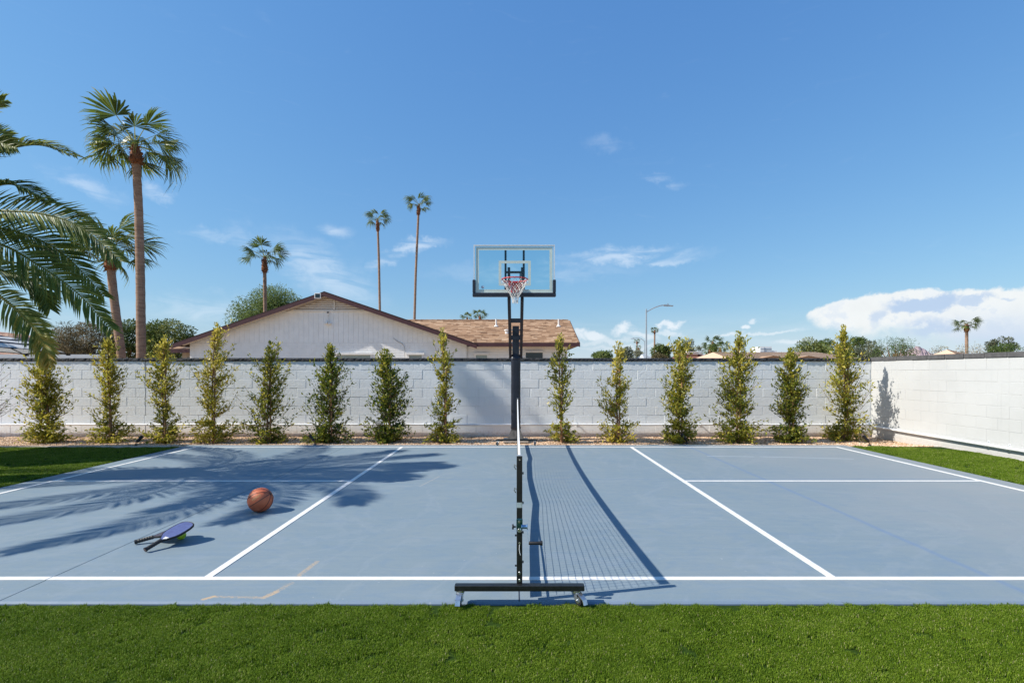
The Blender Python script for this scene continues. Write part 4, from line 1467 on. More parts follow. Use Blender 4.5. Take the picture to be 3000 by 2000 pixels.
fan_palm([(414, 1050), (411, 800), (406, 600), (400, 500), (397, 432)], 22.0, .185, .15, 1.95, 22, 'tallest fan palm at left, straight speckled trunk beside the leaning palm', 21, (.75, 1, 1.0), spread=(-.35, .92), wind=.35)
fan_palm([(357, 1045), (345, 960), (331, 850), (321, 745)], 23.5, .18, .165, 2.0, 20, 'shorter leaning fan palm behind the date palm fronds', 22, (.75, 1, 1.0), spread=(-.15, 1.2), wind=.3)
fan_palm([(777, 920), (775, 758)], 34, .13, .11, 1.55, 14, 'fan palm with swollen boot above the left slope of the gable', 23, (.95, 1, 1.2), spread=(-.15, 1.05))
fan_palm([(1113, 920), (1110, 760), (1106, 645)], 62, .15, .13, 1.6, 14, 'left of the two very tall slender palms above the gable', 24, (1.4, 1, 1.1), spread=(-.2, 1.1))
fan_palm([(1214, 950), (1218, 800), (1227, 602)], 62, .16, .13, 1.75, 14, 'right and taller of the two slender palms above the gable', 25, (1.2, 1, .9), spread=(-.25, 1.2))
fan_palm([(1369, 960), (1369, 932)], 80, .16, .14, 1.05, 11, 'smaller left palm head peeping over the brown shingle ridge', 26, (.6, 1, .9), 'palm heads over the ridge', True, spread=(-.1, 1.15))
fan_palm([(1406, 960), (1406, 926)], 76, .16, .14, 1.2, 12, 'larger right palm head peeping over the brown shingle ridge', 27, (.6, 1, .9), 'palm heads over the ridge', True, spread=(-.1, 1.15))
fan_palm([(1917, 1050), (1918, 968)], 150, .30, .22, 1.3, 15, 'thin lone palm right of the tall street lamp', 28, (1, 1, .9), 'distant palms', True)
fan_palm([(1866, 1050), (1866, 1000)], 170, .26, .22, 1.15, 12, 'tiny distant palm under the smaller street lamp arm', 29, (.8, 1, .9), 'distant palms', True)
fan_palm([(1872, 1050), (1871, 1019)], 165, .26, .22, 1.0, 12, 'shortest distant palm just above the wall cap left of the lamps', 30, (.8, 1, .9), 'distant palms', True)
fan_palm([(2090, 1050), (2088, 1004)], 75, .22, .2, 1.5, 20, 'shaggy palm rising from the clump between two shrubs', 31, (2.2, 1, 2.6), 'distant palms', True, spread=(-1.2, 1.2))
fan_palm([(2108, 1050), (2110, 1022)], 72, .22, .2, 1.45, 20, 'low bushy palm at the right of the far clump', 32, (1.6, 1, 2.4), 'distant palms', True, spread=(-1.2, 1.1))
fan_palm([(2078, 1050), (2080, 1026)], 74, .22, .2, 1.2, 18, 'low bushy palm at the left of the far clump', 33, (1.6, 1, 2.2), 'distant palms', True, spread=(-1.2, 1.1))
fan_palm([(2832, 1045), (2832, 952)], 55, .16, .14, 1.25, 15, 'lone palm above the white right wall', 34, (.75, 1, 1.0), 'distant palms', spread=(-.3, .8))
fan_palm([(-2378, 1050), (-2378, 0), (-2378, -2133)], 7.47, .13, .11, .6, 7, 'added unseen palm outside the left edge, placed to shade the back wall', 35, (.5, 1, .9), 'unseen palm added for its shadow')  # added out of view to cast the soft shadow on the back wall

# ------------------------------------------------------------------ date palm at the left
M_DATE = leaf_mat('date_palm_leaf', [(0, rgb(.05, .085, .025)), (.45, rgb(.125, .175, .035)), (.75, rgb(.27, .28, .045)), (1, rgb(.55, .37, .07))], .45, .45, .3)


def bez(p, n):
    """smooth curve through the listed points"""
    p = [Vector(q) for q in p]
    ext = [p[0] * 2 - p[1]] + p + [p[-1] * 2 - p[-2]]
    out = []
    segs = len(p) - 1
    for k in range(n):
        u = k / (n - 1) * segs; i = min(int(u), segs - 1); t = u - i
        a, b_, c, d = ext[i:i + 4]
        out.append(.5 * ((2 * b_) + (c - a) * t + (2 * a - 5 * b_ + 4 * c - d) * t * t + (3 * b_ - a - 3 * c + d) * t ** 3))
    return out


def date_frond(parent, pts, seed, roll=.9, lmax=.52, yellow=0., n=84):
    r = random.Random(seed)
    c = bez(pts, 30)
    if roll is None:
        # leaf plane turned broadside to the light
        best = None
        for k in range(-9, 10):
            ro, sc = k * .12, 0
            for i in (8, 14, 20, 25):
                tg = (c[i + 1] - c[i - 1]).normalized(); s0 = tg.cross(Vector((0, 0, 1))).normalized()
                sc += abs((Matrix.Rotation(ro, 3, tg) @ s0.cross(tg)).dot(SUN_DIR))
            if best is None or sc > best[0]: best = (sc, ro)
        roll = best[1]
    m = MB(); ti = []
    L_ = len(c)
    rad = [.022 * (1 - .86 * i / (L_ - 1)) for i in range(L_)]
    m.tube(c, rad, 5, cap=False)
    ti += [.62 + .3 * yellow] * len(m.v)
    for k in range(n):
        u = .10 + .90 * k / (n - 1)
        f = u * (L_ - 1); i = min(int(f), L_ - 2); t = f - i
        p = c[i].lerp(c[i + 1], t)
        tg = (c[min(i + 2, L_ - 1)] - c[max(0, i - 1)]).normalized()
        s0 = tg.cross(Vector((0, 0, 1)))
        if s0.length < .05: s0 = Vector((0, 1, 0))
        s0.normalize(); up = s0.cross(tg).normalized()
        rm = Matrix.Rotation(roll, 3, tg)
        s1, n1 = rm @ s0, rm @ up
        l = lmax * min(1, .35 + u * 3.2) * (1 - .62 * max(0, (u - .55) / .45) ** 1.5)
        fw = .75 + .9 * u
        for sd in (-1, 1):
            d = (s1 * sd * 1.0 + tg * fw * r.uniform(.85, 1.15) + n1 * r.uniform(.05, .32)).normalized()
            q1 = p + d * l * .5 + n1 * r.uniform(-.01, .02)
            q2 = p + d * l * r.uniform(.9, 1.05) + Vector((0, 0, -.10 * l * r.uniform(.3, 1.6)))
            w = .014 * r.uniform(.8, 1.2)
            wv = d.cross(n1).normalized() * w
            fold = n1 * w * .5
            o = len(m.v)
            tt = min(1, max(0, r.gauss(.42, .14) + yellow * (u ** 2) * .75))
            m.add([p - wv * .5, p + wv * .5, q1 + wv + fold, q1, q1 - wv + fold, q2], [(0, 1, 2, 3), (0, 3, 4), (3, 2, 5), (3, 5, 4)])
            ti += [tt] * 6
    o = m.build('frond', M_DATE, parent)
    set_tint(o.data, ti)
    return o


DC = Vector((-8.05, 6.4, 3.05))
date = empty('date_palm', (DC.x - .05, DC.y, -.03), 'date palm with long arching feathery fronds reaching in from the left', 'palm tree')
m = MB(); zz = np.linspace(-.05, 3.0, 26)
m.tube([(DC.x - .05, DC.y, z) for z in zz], [.26 + .03 * (i % 2) + .06 * max(0, 1 - i / 3) for i in range(26)], 14); m.build('trunk', M_TRUNK, date)
rq = random.Random(4)
m = MB()
for i in range(120):
    az = rq.uniform(0, 6.28); z = rq.uniform(2.0, 3.1)
    a = Vector((DC.x - .05 + math.cos(az) * .24, DC.y + math.sin(az) * .24, z))
    m.bar(a, a + Vector((math.cos(az) * .16, math.sin(az) * .16, .2)), .08, .03)
m.build('boot_skirt', M_BOOT, date)
Dp = lambda *a: [DC] + [P(*q) for q in a]
date_frond(date, Dp((-200, 545, 6.4), (0, 447, 6.45), (110, 425, 6.5), (215, 457, 6.55)), 1, .35, .42, .25, 80)
date_frond(date, Dp((-180, 480, 6.2), (-60, 410, 6.2), (42, 430, 6.2)), 2, 1.2, .40, .1, 80)
date_frond(date, Dp((-180, 590, 6.0), (0, 541, 6.0), (70, 553, 6.0), (142, 592, 6.0)), 3, .3, .34, .25, 80)
date_frond(date, Dp((-150, 622, 6.0), (0, 618, 5.9), (130, 628, 5.9), (240, 668, 5.9), (350, 762, 5.9)), 4, 1.15, .42)
date_frond(date, Dp((-150, 660, 6.5), (0, 668, 6.6), (120, 705, 6.7), (210, 765, 6.75), (302, 865, 6.8)), 5, 1.05, .43, .1)
date_frond(date, Dp((-150, 690, 6.1), (0, 715, 6.0), (110, 775, 6.0), (220, 852, 6.0), (322, 960, 6.0)), 6, 1.15, .43)
date_frond(date, Dp((-150, 740, 7.0), (0, 790, 7.3), (80, 815, 7.4), (120, 850, 7.4), (146, 903, 7.4)), 7, .8, .42, .2)
date_frond(date, Dp((-150, 775, 5.8), (0, 868, 5.6), (80, 940, 5.55), (126, 1002, 5.5), (146, 1062, 5.45)), 8, 1.15, .31, .8)
# fronds outside the picture: up, back, left and towards us
for i, (tx, ty, tz, arch, ro) in enumerate([(-7.0, 6.6, 5.1, .5, .6), (-7.4, 7.4, 5.3, .4, -.2), (-7.0, 5.6, 4.9, .6, .7), (-7.8, 7.9, 5.0, .5, -.3),
                                      (-7.3, 4.2, 4.9, .8, .7), (-6.6, 3.9, 3.4, .9, .8), (-7.6, 3.2, 3.2, 1.0, .7), (-8.4, 3.4, 2.4, 1.0, .8), (-9.8, 3.9, 3.0, .9, .7),
                                      (-10.6, 5.2, 3.3, .9, .7), (-11.0, 6.5, 2.6, 1.0, .7), (-10.4, 8.0, 3.2, .9, .7), (-9.8, 8.9, 3.0, .9, .7), (-9.4, 5.8, 5.8, .4, .6),
                                      (-9.6, 7.2, 5.6, .4, .6), (-6.2, 4.6, 2.2, .9, .9), (-9.2, 8.8, 4.6, .7, .7)]):
    tip = Vector((tx, ty, tz))
    mid = DC.lerp(tip, .55) + Vector((0, 0, arch * .75))
    q3 = DC.lerp(tip, .82) + Vector((0, 0, arch * .45))
    date_frond(date, [DC, DC.lerp(mid, .5) + Vector((0, 0, arch * .2)), mid, q3, tip], 40 + i, None, .42, .1, 66)


# ------------------------------------------------------------------ trees beyond the walls
def tree(name, px, pyt, rx_px, d, label, mat, tint, nl, lsz, seed, ratio=.8, clumps=26, feather=0., pyb=1050, sq=1.0):
    r = np.random.default_rng(seed)
    top = P(px, pyt, d); s = d / F
    rx = rx_px * s
    foot = Vector((top.x, d, -.2))
    o = empty(name, foot, label, 'tree', 'trees beyond the walls')
    zb = max(.4, P(0, pyb, d).z - .6 * rx * ratio)
    zc, rz = (top.z + zb) / 2, (top.z - zb) / 2
    m = MB()
    m.tube([foot, (foot.x + .1 * rx, d, zb), (foot.x, d, zc)], [.06 * rx + .06, .05 * rx + .04, .03 * rx], 7)
    C, A, Nn = [], [], []
    T = []
    for k in range(clumps):
        v = r.normal(0, 1, 3); v /= np.linalg.norm(v)
        rad = r.uniform(.45, 1.0) ** .6
        cc = np.array((top.x, d, zc)) + v * np.array((rx * .8, rx * .8, rz * .8)) * rad * (1 if not sq else sq)
        m.tube([(foot.x, d, max(zb * .8, .3)), ((foot.x + cc[0]) / 2, (d + cc[1]) / 2, (zb + cc[2]) / 2), tuple(cc)], [.025 * rx + .01, .016 * rx + .006, .006], 4, cap=False)
        cr = r.uniform(.22, .40) * rx
        tb = np.clip(tint + r.normal(0, .13), 0, 1)
        n = int(nl / clumps)
        w = r.normal(0, 1, (n, 3)); w /= np.linalg.norm(w, axis=1, keepdims=True)
        q = cc + w * (r.uniform(.25, 1, (n, 1)) ** .5) * cr * np.array((1.1, 1.1, .85))
        q[:, 2] = np.maximum(q[:, 2], .3)
        C.append(q)
        a = w + r.normal(0, .6, (n, 3)) + np.array((0, 0, -feather)); A.append(a)
        Nn.append(r.normal(0, 1, (n, 3)) + np.array((0, 0, .6)))
        T.append(np.clip(tb + r.normal(0, .12, n), 0, 1))
    C, A, Nn, T = map(np.concatenate, (C, A, Nn, T))
    m.build('trunk', M_BARK, o)
    ln = r.uniform(.7, 1.3, len(C)) * lsz
    put_obj('crown', leaf_mesh('crown', C, A, Nn, ln, ln * (.42 if not feather else .26), T, mat), o)
    return o


M_GREEN = leaf_mat('tree_leaf', [(0, rgb(.035, .065, .018)), (.5, rgb(.115, .165, .038)), (1, rgb(.29, .29, .09))], .55, .25, .3)
M_MESQ = leaf_mat('mesquite_leaf', [(0, rgb(.06, .10, .03)), (.5, rgb(.15, .21, .06)), (1, rgb(.28, .33, .12))], .6, .4, .2)
M_OLIVE = leaf_mat('dry_brush_leaf', [(0, rgb(.09, .08, .035)), (.5, rgb(.19, .16, .08)), (1, rgb(.34, .25, .15))], .7, .2, .2)
M_GREYL = leaf_mat('grey_leaf', [(0, rgb(.10, .12, .075)), (.5, rgb(.20, .22, .14)), (1, rgb(.34, .32, .24))], .6, .2, .3)

tree('mesquite_tree', 800, 832, 118, 38, 'feathery light green tree behind the left slope of the gable roof', M_MESQ, .5, 34000, .17, 51, 1.0, 90, .5, 1010)
tree('citrus_tree', 492, 924, 84, 27, 'dark green tree between the palm trunk and the gable roof', M_GREEN, .5, 11000, .12, 52, .9, 34)
tree('citrus_tree', 376, 930, 62, 28, 'dark green tree between the two near palm trunks', M_GREEN, .4, 8000, .12, 53, .9, 30)
tree('citrus_tree', 445, 985, 46, 27.5, 'low dark green tree right of the tallest palm trunk', M_GREEN, .2, 3500, .11, 531, .9, 24)
tree('brush_tree', 258, 935, 84, 26, 'olive brown brushy tree left of the leaning palm trunk', M_OLIVE, .35, 11000, .11, 54, .9, 34, .1)
tree('brush_tree', 195, 962, 78, 25, 'tan dry brush in front of the hill left of the palms', M_OLIVE, .7, 8500, .095, 55, .9, 34, .1)
tree('brush_tree', 120, 1000, 66, 27, 'reddish dry brush below the date palm frond tip', M_OLIVE, .85, 5000, .095, 56, .9, 30, .1)
tree('brush_tree', 320, 1000, 45, 26.5, 'low olive bush behind the second shrub', M_OLIVE, .3, 2600, .10, 57, .9, 22)
tree('shade_tree', 1765, 1030, 32, 60, 'low green tree just right of the shingled wing', M_MESQ, .5, 2200, .26, 58, .9, 20)
tree('shade_tree', 1833, 1018, 26, 75, 'grey green tree behind the golden topped shrub', M_GREYL, .4, 1800, .3, 59, .9, 20)
tree('shade_tree', 1872, 1024, 18, 90, 'small olive tree at the foot of the smaller street lamp', M_GREYL, .5, 1200, .3, 60, .9, 16)
tree('shade_tree', 1936, 1002, 30, 62, 'dense dark green tree left of the broad topped shrub', M_GREEN, .4, 2600, .26, 61, .9, 24)
tree('shade_tree', 1930, 1036, 26, 58, 'low rusty olive bush under the dense dark tree', M_OLIVE, .3, 1400, .2, 62, .9, 16)
tree('eucalyptus', 2022, 978, 22, 80, 'tall airy grey green tree right of the broad topped shrub', M_GREYL, .35, 1500, .34, 63, 1.8, 26, .3, 1045)
tree('eucalyptus', 2046, 1004, 17, 82, 'thin side crown leaning right of the tall airy tree', M_GREYL, .4, 700, .3, 64, 1.2, 14, .3)
tree('shade_tree', 2375, 988, 52, 46, 'rounded green tree with rusty left edge behind the tan roof', M_GREEN, .6, 5200, .17, 65, .9, 34)
tree('shade_tree', 2430, 980, 46, 49, 'green tree directly left of the corner shrub', M_GREEN, .5, 3600, .17, 66, .9, 26)
tree('shade_tree', 2500, 972, 42, 47, 'dark green tree showing right of the corner shrub top', M_GREEN, .35, 3200, .17, 67, .9, 26)
tree('shade_tree', 2548, 995, 36, 45, 'grey green tree at the wall corner right of the corner shrub', M_GREYL, .25, 2200, .16, 68, .9, 22)
tree('mesquite_tree', 2618, 988, 62, 40, 'feathery grey green tree above the left end of the white wall', M_MESQ, .3, 4200, .13, 69, .9, 40, .4)
tree('bare_tree', 2755, 1012, 34, 48, 'bare grey brush left of the lone palm', M_GREYL, .9, 700, .14, 70, .9, 34)
tree('bare_tree', 2845, 1006, 52, 50, 'pale bare brush behind the lone palm trunk', M_GREYL, .95, 1100, .14, 71, .9, 44)
tree('conifer', 2915, 985, 26, 60, 'grey green tree with stepped crown at the far right', M_GREYL, .15, 1500, .22, 72, 1.2, 20)
tree('conifer', 2952, 966, 22, 62, 'taller dark grey tree at the far right', M_GREYL, .1, 1500, .22, 73, 1.6, 20)
tree('shade_tree', 2945, 1006, 52, 44, 'bright green rounded bush above the white wall at the far right', M_MESQ, .35, 4600, .15, 74, .8, 34)

# ------------------------------------------------------------------ street lamps
M_STEEL = plain('galvanised_steel', rgb(.42, .45, .48), .4, .7, .5, .1, 10)


def street_lamp(px, pyt, arm, d, label, r0):
    top = P(px, pyt, d); foot = Vector((top.x, d, -.06))
    o = empty('street_lamp', foot, label, 'street lamp', 'street lamps beyond the wall')
    m = MB(); m.tube([foot, top], [r0, r0 * .7], 10); m.build('pole', M_STEEL, o, True)
    pts = bez([P(*a, d) for a in arm], 12)
    m = MB(); m.tube(pts, [r0 * .5] * 12, 8); m.build('arm', M_STEEL, o, True)
    e, dr = pts[-1], (pts[-1] - pts[-3]).normalized()
    dr.z = -.08; dr.normalize()
    m = MB(); m.bar(e - dr * .1, e + dr * .95, .32, .10); m.bar(e, e + dr * .5, .26, .17); hd = m.build('lamp_head', M_STEEL, o)
    m = MB(); m.cbox(e + dr * .4 + Vector((0, 0, .16)), (.09, .09, .14)); m.build('photocell', M_STEEL, o)
    return o


street_lamp(1893.5, 905, [(1893.5, 914), (1915, 902), (1935, 895), (1946, 894)], 56, 'tall grey street lamp with arm curving right above the back wall', .10)
street_lamp(1888.5, 998, [(1888.5, 1000), (1880, 993), (1868, 990), (1860, 991)], 120, 'smaller distant street lamp with arm curving left', .12)

# ------------------------------------------------------------------ landscape spotlights in the gravel
def spot():
    o = empty('spotlight', (0, 0, 0))
    m = MB(); m.tube([(0, 0, -.1), (0, 0, .05)], .012, 8); m.build('spike', M_BLACKP, o, True)
    ax = Vector((.5, .35, .75)).normalized()
    p = Vector((.01, 0, .06))
    m = MB(); m.tube([p, p + ax * .02, p + ax * .05, p + ax * .15, p + ax * .17], [.018, .03, .036, .038, .034], 12); m.build('head', M_BLACKP, o, True)
    q = p + ax * .15
    m = MB(); m.tube([q, q + ax * .05], [.041, .043], 12, cap=False); m.tube([q, q + ax * .05], [.038, .040], 12, cap=False); m.build('hood', M_BLACKP, o, True)
    m = MB(); m.tube([p + ax * .171, p + ax * .173], .032, 12); m.build('lens', M_GLASS, o, True)
    m = MB(); m.lathe([(.05, -.02), (.045, 0), (.02, .015)], (0, 0, -.012), 10); m.build('ground_ring', M_BLACKP, o, True)
    return o


sp0 = spot()
for i, (px, py, rz, lb) in enumerate([(398, 1300, 0, 'black garden spotlight in the gravel between the second and third shrubs'),
                                  (922, 1296, 2.6, 'black garden spotlight at the foot of the dark shrub under the gable'),
                                  (2012, 1292, 2.4, 'black garden spotlight at the foot of the broad topped shrub'),
                                  (2548, 1299, 2.2, 'black garden spotlight by the corner shrub and white wall')]):
    if i == 0: o = sp0
    else:
        o = sp0.copy(); COL.objects.link(o)
        for ch in sp0.children:
            c = ch.copy(); COL.objects.link(c); c.parent = o
    q = P(px, py, CH * F / (py - VY)); o.location = (q.x, q.y, -.02); o.rotation_euler = (0, 0, rz); o.scale = (.78, .78, .78)
    tag(o, lb, 'spotlight', 'garden spotlights in the gravel')

# ------------------------------------------------------------------ rolling net
M_BLKM = plain('black_powder_coat', rgb(.012, .013, .013), .42, 0, .5, .35, 40, .1, 200)
M_CHROME = plain('zinc_plate', rgb(.62, .64, .66), .28, .9, .5, .2, 30)
M_RUBBER = plain('rubber', rgb(.018, .018, .02), .7, 0, .3, .3, 30)
M_TAPE = plain('white_tape', rgb(.76, .76, .75), .7, 0, .3, .1, 10)
M_CORD = plain('black_net_cord', rgb(.012, .013, .015), .8, 0, .2, .2, 30)
M_STICK = plain('sticker', rgb(.48, .55, .55), .5, 0, .4, .1, 60)

NY0, NY1 = 3.15, 9.88
NZ = .89
net = empty('rolling_net', (0, 6.5, 0), 'rolling pickleball net on black frame with casters, seen end-on', 'sports net')
NX0, NX1 = -.006, .02
nxat = lambda y: NX0 + (NX1 - NX0) * (y - NY0) / (NY1 - NY0)


def caster(parent, x, y, yaw, brake):
    zt = .078
    c = Matrix.Translation((x, y, 0)) @ Matrix.Rotation(yaw, 4, 'Z')
    T = lambda m: [setattr(m, 'v', [tuple(c @ Vector(v)) for v in m.v])]
    m = MB(); m.lathe([(.026, .066), (.028, .072), (.028, .082), (.018, zt + .006)], (0, 0, 0), 14)
    for s in (-1, 1):
        m.add([(s * .017, -.026, .068), (s * .017, .026, .068), (s * .017, .046, .026), (s * .017, .018, .024), (s * .020, -.026, .068), (s * .020, .026, .068), (s * .020, .046, .026), (s * .020, .018, .024)],
              [(0, 1, 2, 3), (7, 6, 5, 4), (0, 4, 5, 1), (1, 5, 6, 2), (2, 6, 7, 3), (3, 7, 4, 0)])
    m.box(-.021, .021, -.028, .028, .066, .071)
    T(m); cs = m.build('caster', M_CHROME, parent, True)
    m = MB(); m.lathe([(.022, -.013), (.031, -.012), (.0335, 0), (.031, .012), (.022, .013)], (0, .03, .0335), 20, axis='x'); T(m); m.build('wheel', M_RUBBER, cs, True)
    m = MB(); m.lathe([(.012, -.016), (.020, -.0145), (.020, .0145), (.012, .016)], (0, .03, .0335), 14, axis='x'); T(m); m.build('hub', M_CHROME, cs, True)
    m = MB(); m.tube([(-.026, .03, .0335), (.026, .03, .0335)], .006, 8); T(m); m.build('axle_bolt', M_CHROME, cs, True)
    if brake:
        m = MB(); m.bar((0, .02, .074), (0, .075, .05), .032, .004, up=(0, .4, .9)); m.bar((0, .075, .05), (0, .088, .022), .030, .004, up=(0, 1, .2)); T(m); m.build('brake_pedal', M_CHROME, cs)


for y, sgn in ((NY0 - .03, -1), (NY1 - .04, 1)):
    xc = nxat(y) - (.0 if sgn < 0 else .02)
    m = MB(); m.bbox(xc - .39, xc + .39, y - .023, y + .023, .081, .115, .003); fb = m.build('foot_beam', M_BLKM, net)
    for s in (-1, 1):
        m = MB(); m.box(xc + s * .3905 - .002, xc + s * .3905 + .002, y - .021, y + .021, .083, .113); m.build('end_cap', M_BLACKP, fb)
caster(net, nxat(NY0) - .36, NY0 - .03, math.pi * .97, True)
caster(net, nxat(NY0) + .345, NY0 - .03, math.pi * 1.18, True)
caster(net, nxat(NY1) - .37, NY1 - .04, math.pi * .8, False)
caster(net, nxat(NY1) + .33, NY1 - .04, math.pi, False)
for y in (NY0, NY1):
    x = nxat(y)
    z1 = NZ
    m = MB(); m.bbox(x - .0175, x + .0175, y - .0175, y + .0175, .1155, z1, .002); po = m.build('post', M_BLKM, net)
    m = MB(); m.box(x - .0165, x + .0165, y - .0165, y + .0165, z1 + .0005, z1 + .004); m.build('post_cap', M_GREY, po)
    if y == NY0:
        pz = lambda py: CH - (py - VY) * (NY0 - .018) / F
        # hooks and knobs up the sides
        for py in (1366, 1435):
            m = MB(); q = Vector((x - .0185, y - .004, pz(py)))
            m.tube([q, q + Vector((-.012, 0, .012)), q + Vector((-.014, 0, -.004)), q + Vector((-.006, 0, -.016)), q + Vector((-.002, 0, -.02))], .003, 6); m.build('hook', M_CHROME, po, True)
        for py in (1387, 1474, 1561, 1648):
            m = MB(); m.lathe([(.003, 0), (.009, .002), (.009, .005), (.004, .008)], (x + .018, y, pz(py)), 10, axis='x'); m.build('knob', M_BLACKP, po, True)
        for py in (1570, 1659):
            m = MB(); m.lathe([(.006, -.010), (.006, .0)], (x - .0178, y, pz(py)), 8, axis='x'); m.build('bolt', M_BLACKP, po, True)
        for py, rr_ in ((1346, .005), (1590, .006), (1677, .007), (1698, .007)):
            m = MB(); m.lathe([(rr_, -.006), (rr_ * .8, -.002), (rr_, 0)], (x + .001, y - .0178, pz(py)), 8, axis='y'); m.build('bolt', M_CHROME, po, True)
        m = MB(); zc = pz(1479); m.box(x - .0165, x + .010, y - .0186, y - .0180, zc - .016, zc + .016); m.box(x + .0115, x + .0165, y - .0186, y - .0180, zc - .016, zc + .016); m.build('sticker', M_STICK, po)
        # ratchet with crank
        zr_ = pz(1541)
        m = MB(); m.bbox(x - .019, x + .019, y - .036, y - .019, zr_ - .012, zr_ + .05, .003); rt = m.build('ratchet', plain('ratchet_plate', rgb(.06, .16, .18), .25, .8, .5, .3, 40), net)
        m = MB(); m.lathe([(.019, -.008), (.019, -.002), (.012, 0), (.012, .024), (.018, .026), (.018, .03)], (x + .019, y - .027, zr_), 14, axis='x'); m.build('spool', plain('blue_zinc', rgb(.25, .42, .62), .3, .8, .5, .2, 30), rt, True)
        m = MB(); m.lathe([(.015, -.009), (.017, -.004), (.016, 0), (.005, .002), (.005, .014)], (x - .036, y - .027, zr_), 12, axis='x'); m.build('thumb_knob', M_BLACKP, rt, True)
        m = MB(); m.lathe([(.007, -.008), (.007, 0)], (x - .002, y - .0362, zr_ + .034), 10, axis='y'); m.lathe([(.012, -.004), (.014, 0)], (x, y - .0362, zr_ - .02), 10, axis='y'); m.build('gear', M_CHROME, rt, True)
        hx = x + .05
        a = Vector((x + .047, y - .03, zr_ - .008)); e = Vector((x + .055, y - .05, pz(1585)))
        m = MB(); m.bar(a, e, .014, .003, up=(1, 0, 0)); m.build('crank_arm', M_CHROME, rt)
        m = MB(); m.lathe([(.008, 0), (.0105, .004), (.010, .06), (.014, .074), (.014, .084)], (e.x, e.y, e.z), 12, axis='x'); m.build('crank_grip', M_BLACKP, rt, True)
        # loose strap end
        zz = pz(1594)
        m = MB(); m.tube([(x, y - .02, zz), (x - .001, y - .022, zz - .03), (x + .002, y - .022, zz - .05), (x + .006, y - .021, zz - .064)], .0022, 6); m.build('strap_end', M_TAPE, po, True)
# top and bottom of the net
ys = np.linspace(NY0 + .035, NY1 - .03, 152)
span = NY1 - NY0
rn = random.Random(6)
ztop = lambda y: NZ - .01 - .075 * math.sin(math.pi * (y - NY0) / span) ** .8
_wv = [(3.1, .09), (4.05, .107), (4.79, .135), (5.43, .167), (6.1, .15), (6.76, .139), (7.9, .155), (8.24, .18), (8.8, .165), (9.9, .153)]
zbot = lambda y: float(np.interp(y, [a for a, _ in _wv], [c for _, c in _wv]))
wob = lambda y, z: nxat(y) + .012 * math.sin(y * 1.9) * math.sin(math.pi * (z - .1) / .8)
m = MB()
for s in (-1, 1):
    pass
k = len(ys)
vs = []
for y in ys:
    x = nxat(y); zt = ztop(y)
    vs += [(x - .009, y, zt - .052), (x - .007, y, zt), (x + .007, y, zt), (x + .009, y, zt - .052)]
fs = []
for i in range(k - 1):
    for j in range(3):
        fs.append((i * 4 + j, i * 4 + j + 1, (i + 1) * 4 + j + 1, (i + 1) * 4 + j))
m.add(vs, fs); m.build('top_tape', M_TAPE, net)
m = MB()
rows = 17
for i, y in enumerate(ys):
    if i % 1 == 0:
        zs = np.linspace(zbot(y) + .03, ztop(y) - .05, 5)
        m.tube([(wob(y, z), y, z) for z in zs], 0.0016, 3, cap=False)
for rw_ in range(rows):
    t = rw_ / (rows - 1)
    pts = []
    for y in ys[::4]:
        z = (zbot(y) + .03) * (1 - t) + (ztop(y) - .05) * t
        pts.append((wob(y, z), y, z))
    m.tube(pts, 0.0016, 3, cap=False)
m.build('net_mesh', M_CORD, net)
m = MB(); vs = []
for y in ys:
    x = nxat(y); zb_ = zbot(y)
    vs += [(x - .003, y, zb_ - .03), (x + .003, y, zb_ + .03)]
m.add(vs, [(i * 2, i * 2 + 1, i * 2 + 3, i * 2 + 2) for i in range(k - 1)]); m.build('bottom_hem', M_CORD, net)
m = MB(); m.tube([(nxat(NY0), NY0 + .02, .158), (nxat(3.8), 3.8, .160), (nxat(4.5), 4.5, .158), (nxat(5.0), 5.0, .165)], .006, 6); m.build('tie_cord', M_CORD, net, True)

# ------------------------------------------------------------------ basketball hoop
M_NAVY = plain('navy_black_steel', rgb(.010, .016, .030), .4, 0, .5, .3, 20)
M_PAD = plain('navy_vinyl_pad', rgb(.013, .016, .028), .38, 0, .5, .25, 6, .15, 30)
M_RED = plain('red_rim', rgb(.50, .022, .03), .4, 0, .5, .15, 30)
M_ALU = plain('aluminium_frame', rgb(.72, .76, .78), .35, .3, .5, .06, 20)
M_NETW = plain('white_net_cord', rgb(.74, .71, .67), .8, 0, .2, .15, 60)
ng = NT('backboard_glass')
ng.set(rgb(.82, .93, .92), .02, 0, .5)
tr = ng.N.new('ShaderNodeBsdfTransparent'); tr.inputs[0].default_value = (.86, .95, .95, 1)
fr = ng.N.new('ShaderNodeFresnel'); fr.inputs[0].default_value = 1.35
gl = ng.N.new('ShaderNodeBsdfGlossy'); gl.inputs['Roughness'].default_value = .02
mx = ng.N.new('ShaderNodeMixShader'); ng.L.new(fr.outputs[0], mx.inputs[0]); ng.L.new(tr.outputs[0], mx.inputs[1]); ng.L.new(gl.outputs[0], mx.inputs[2])
ng.L.new(mx.outputs[0], ng.out.inputs['Surface'])
M_BOARDG = ng.mat
M_FROST = plain('frosted_white_stripe', rgb(.58, .66, .60), .6, 0, .3, .05, 10)

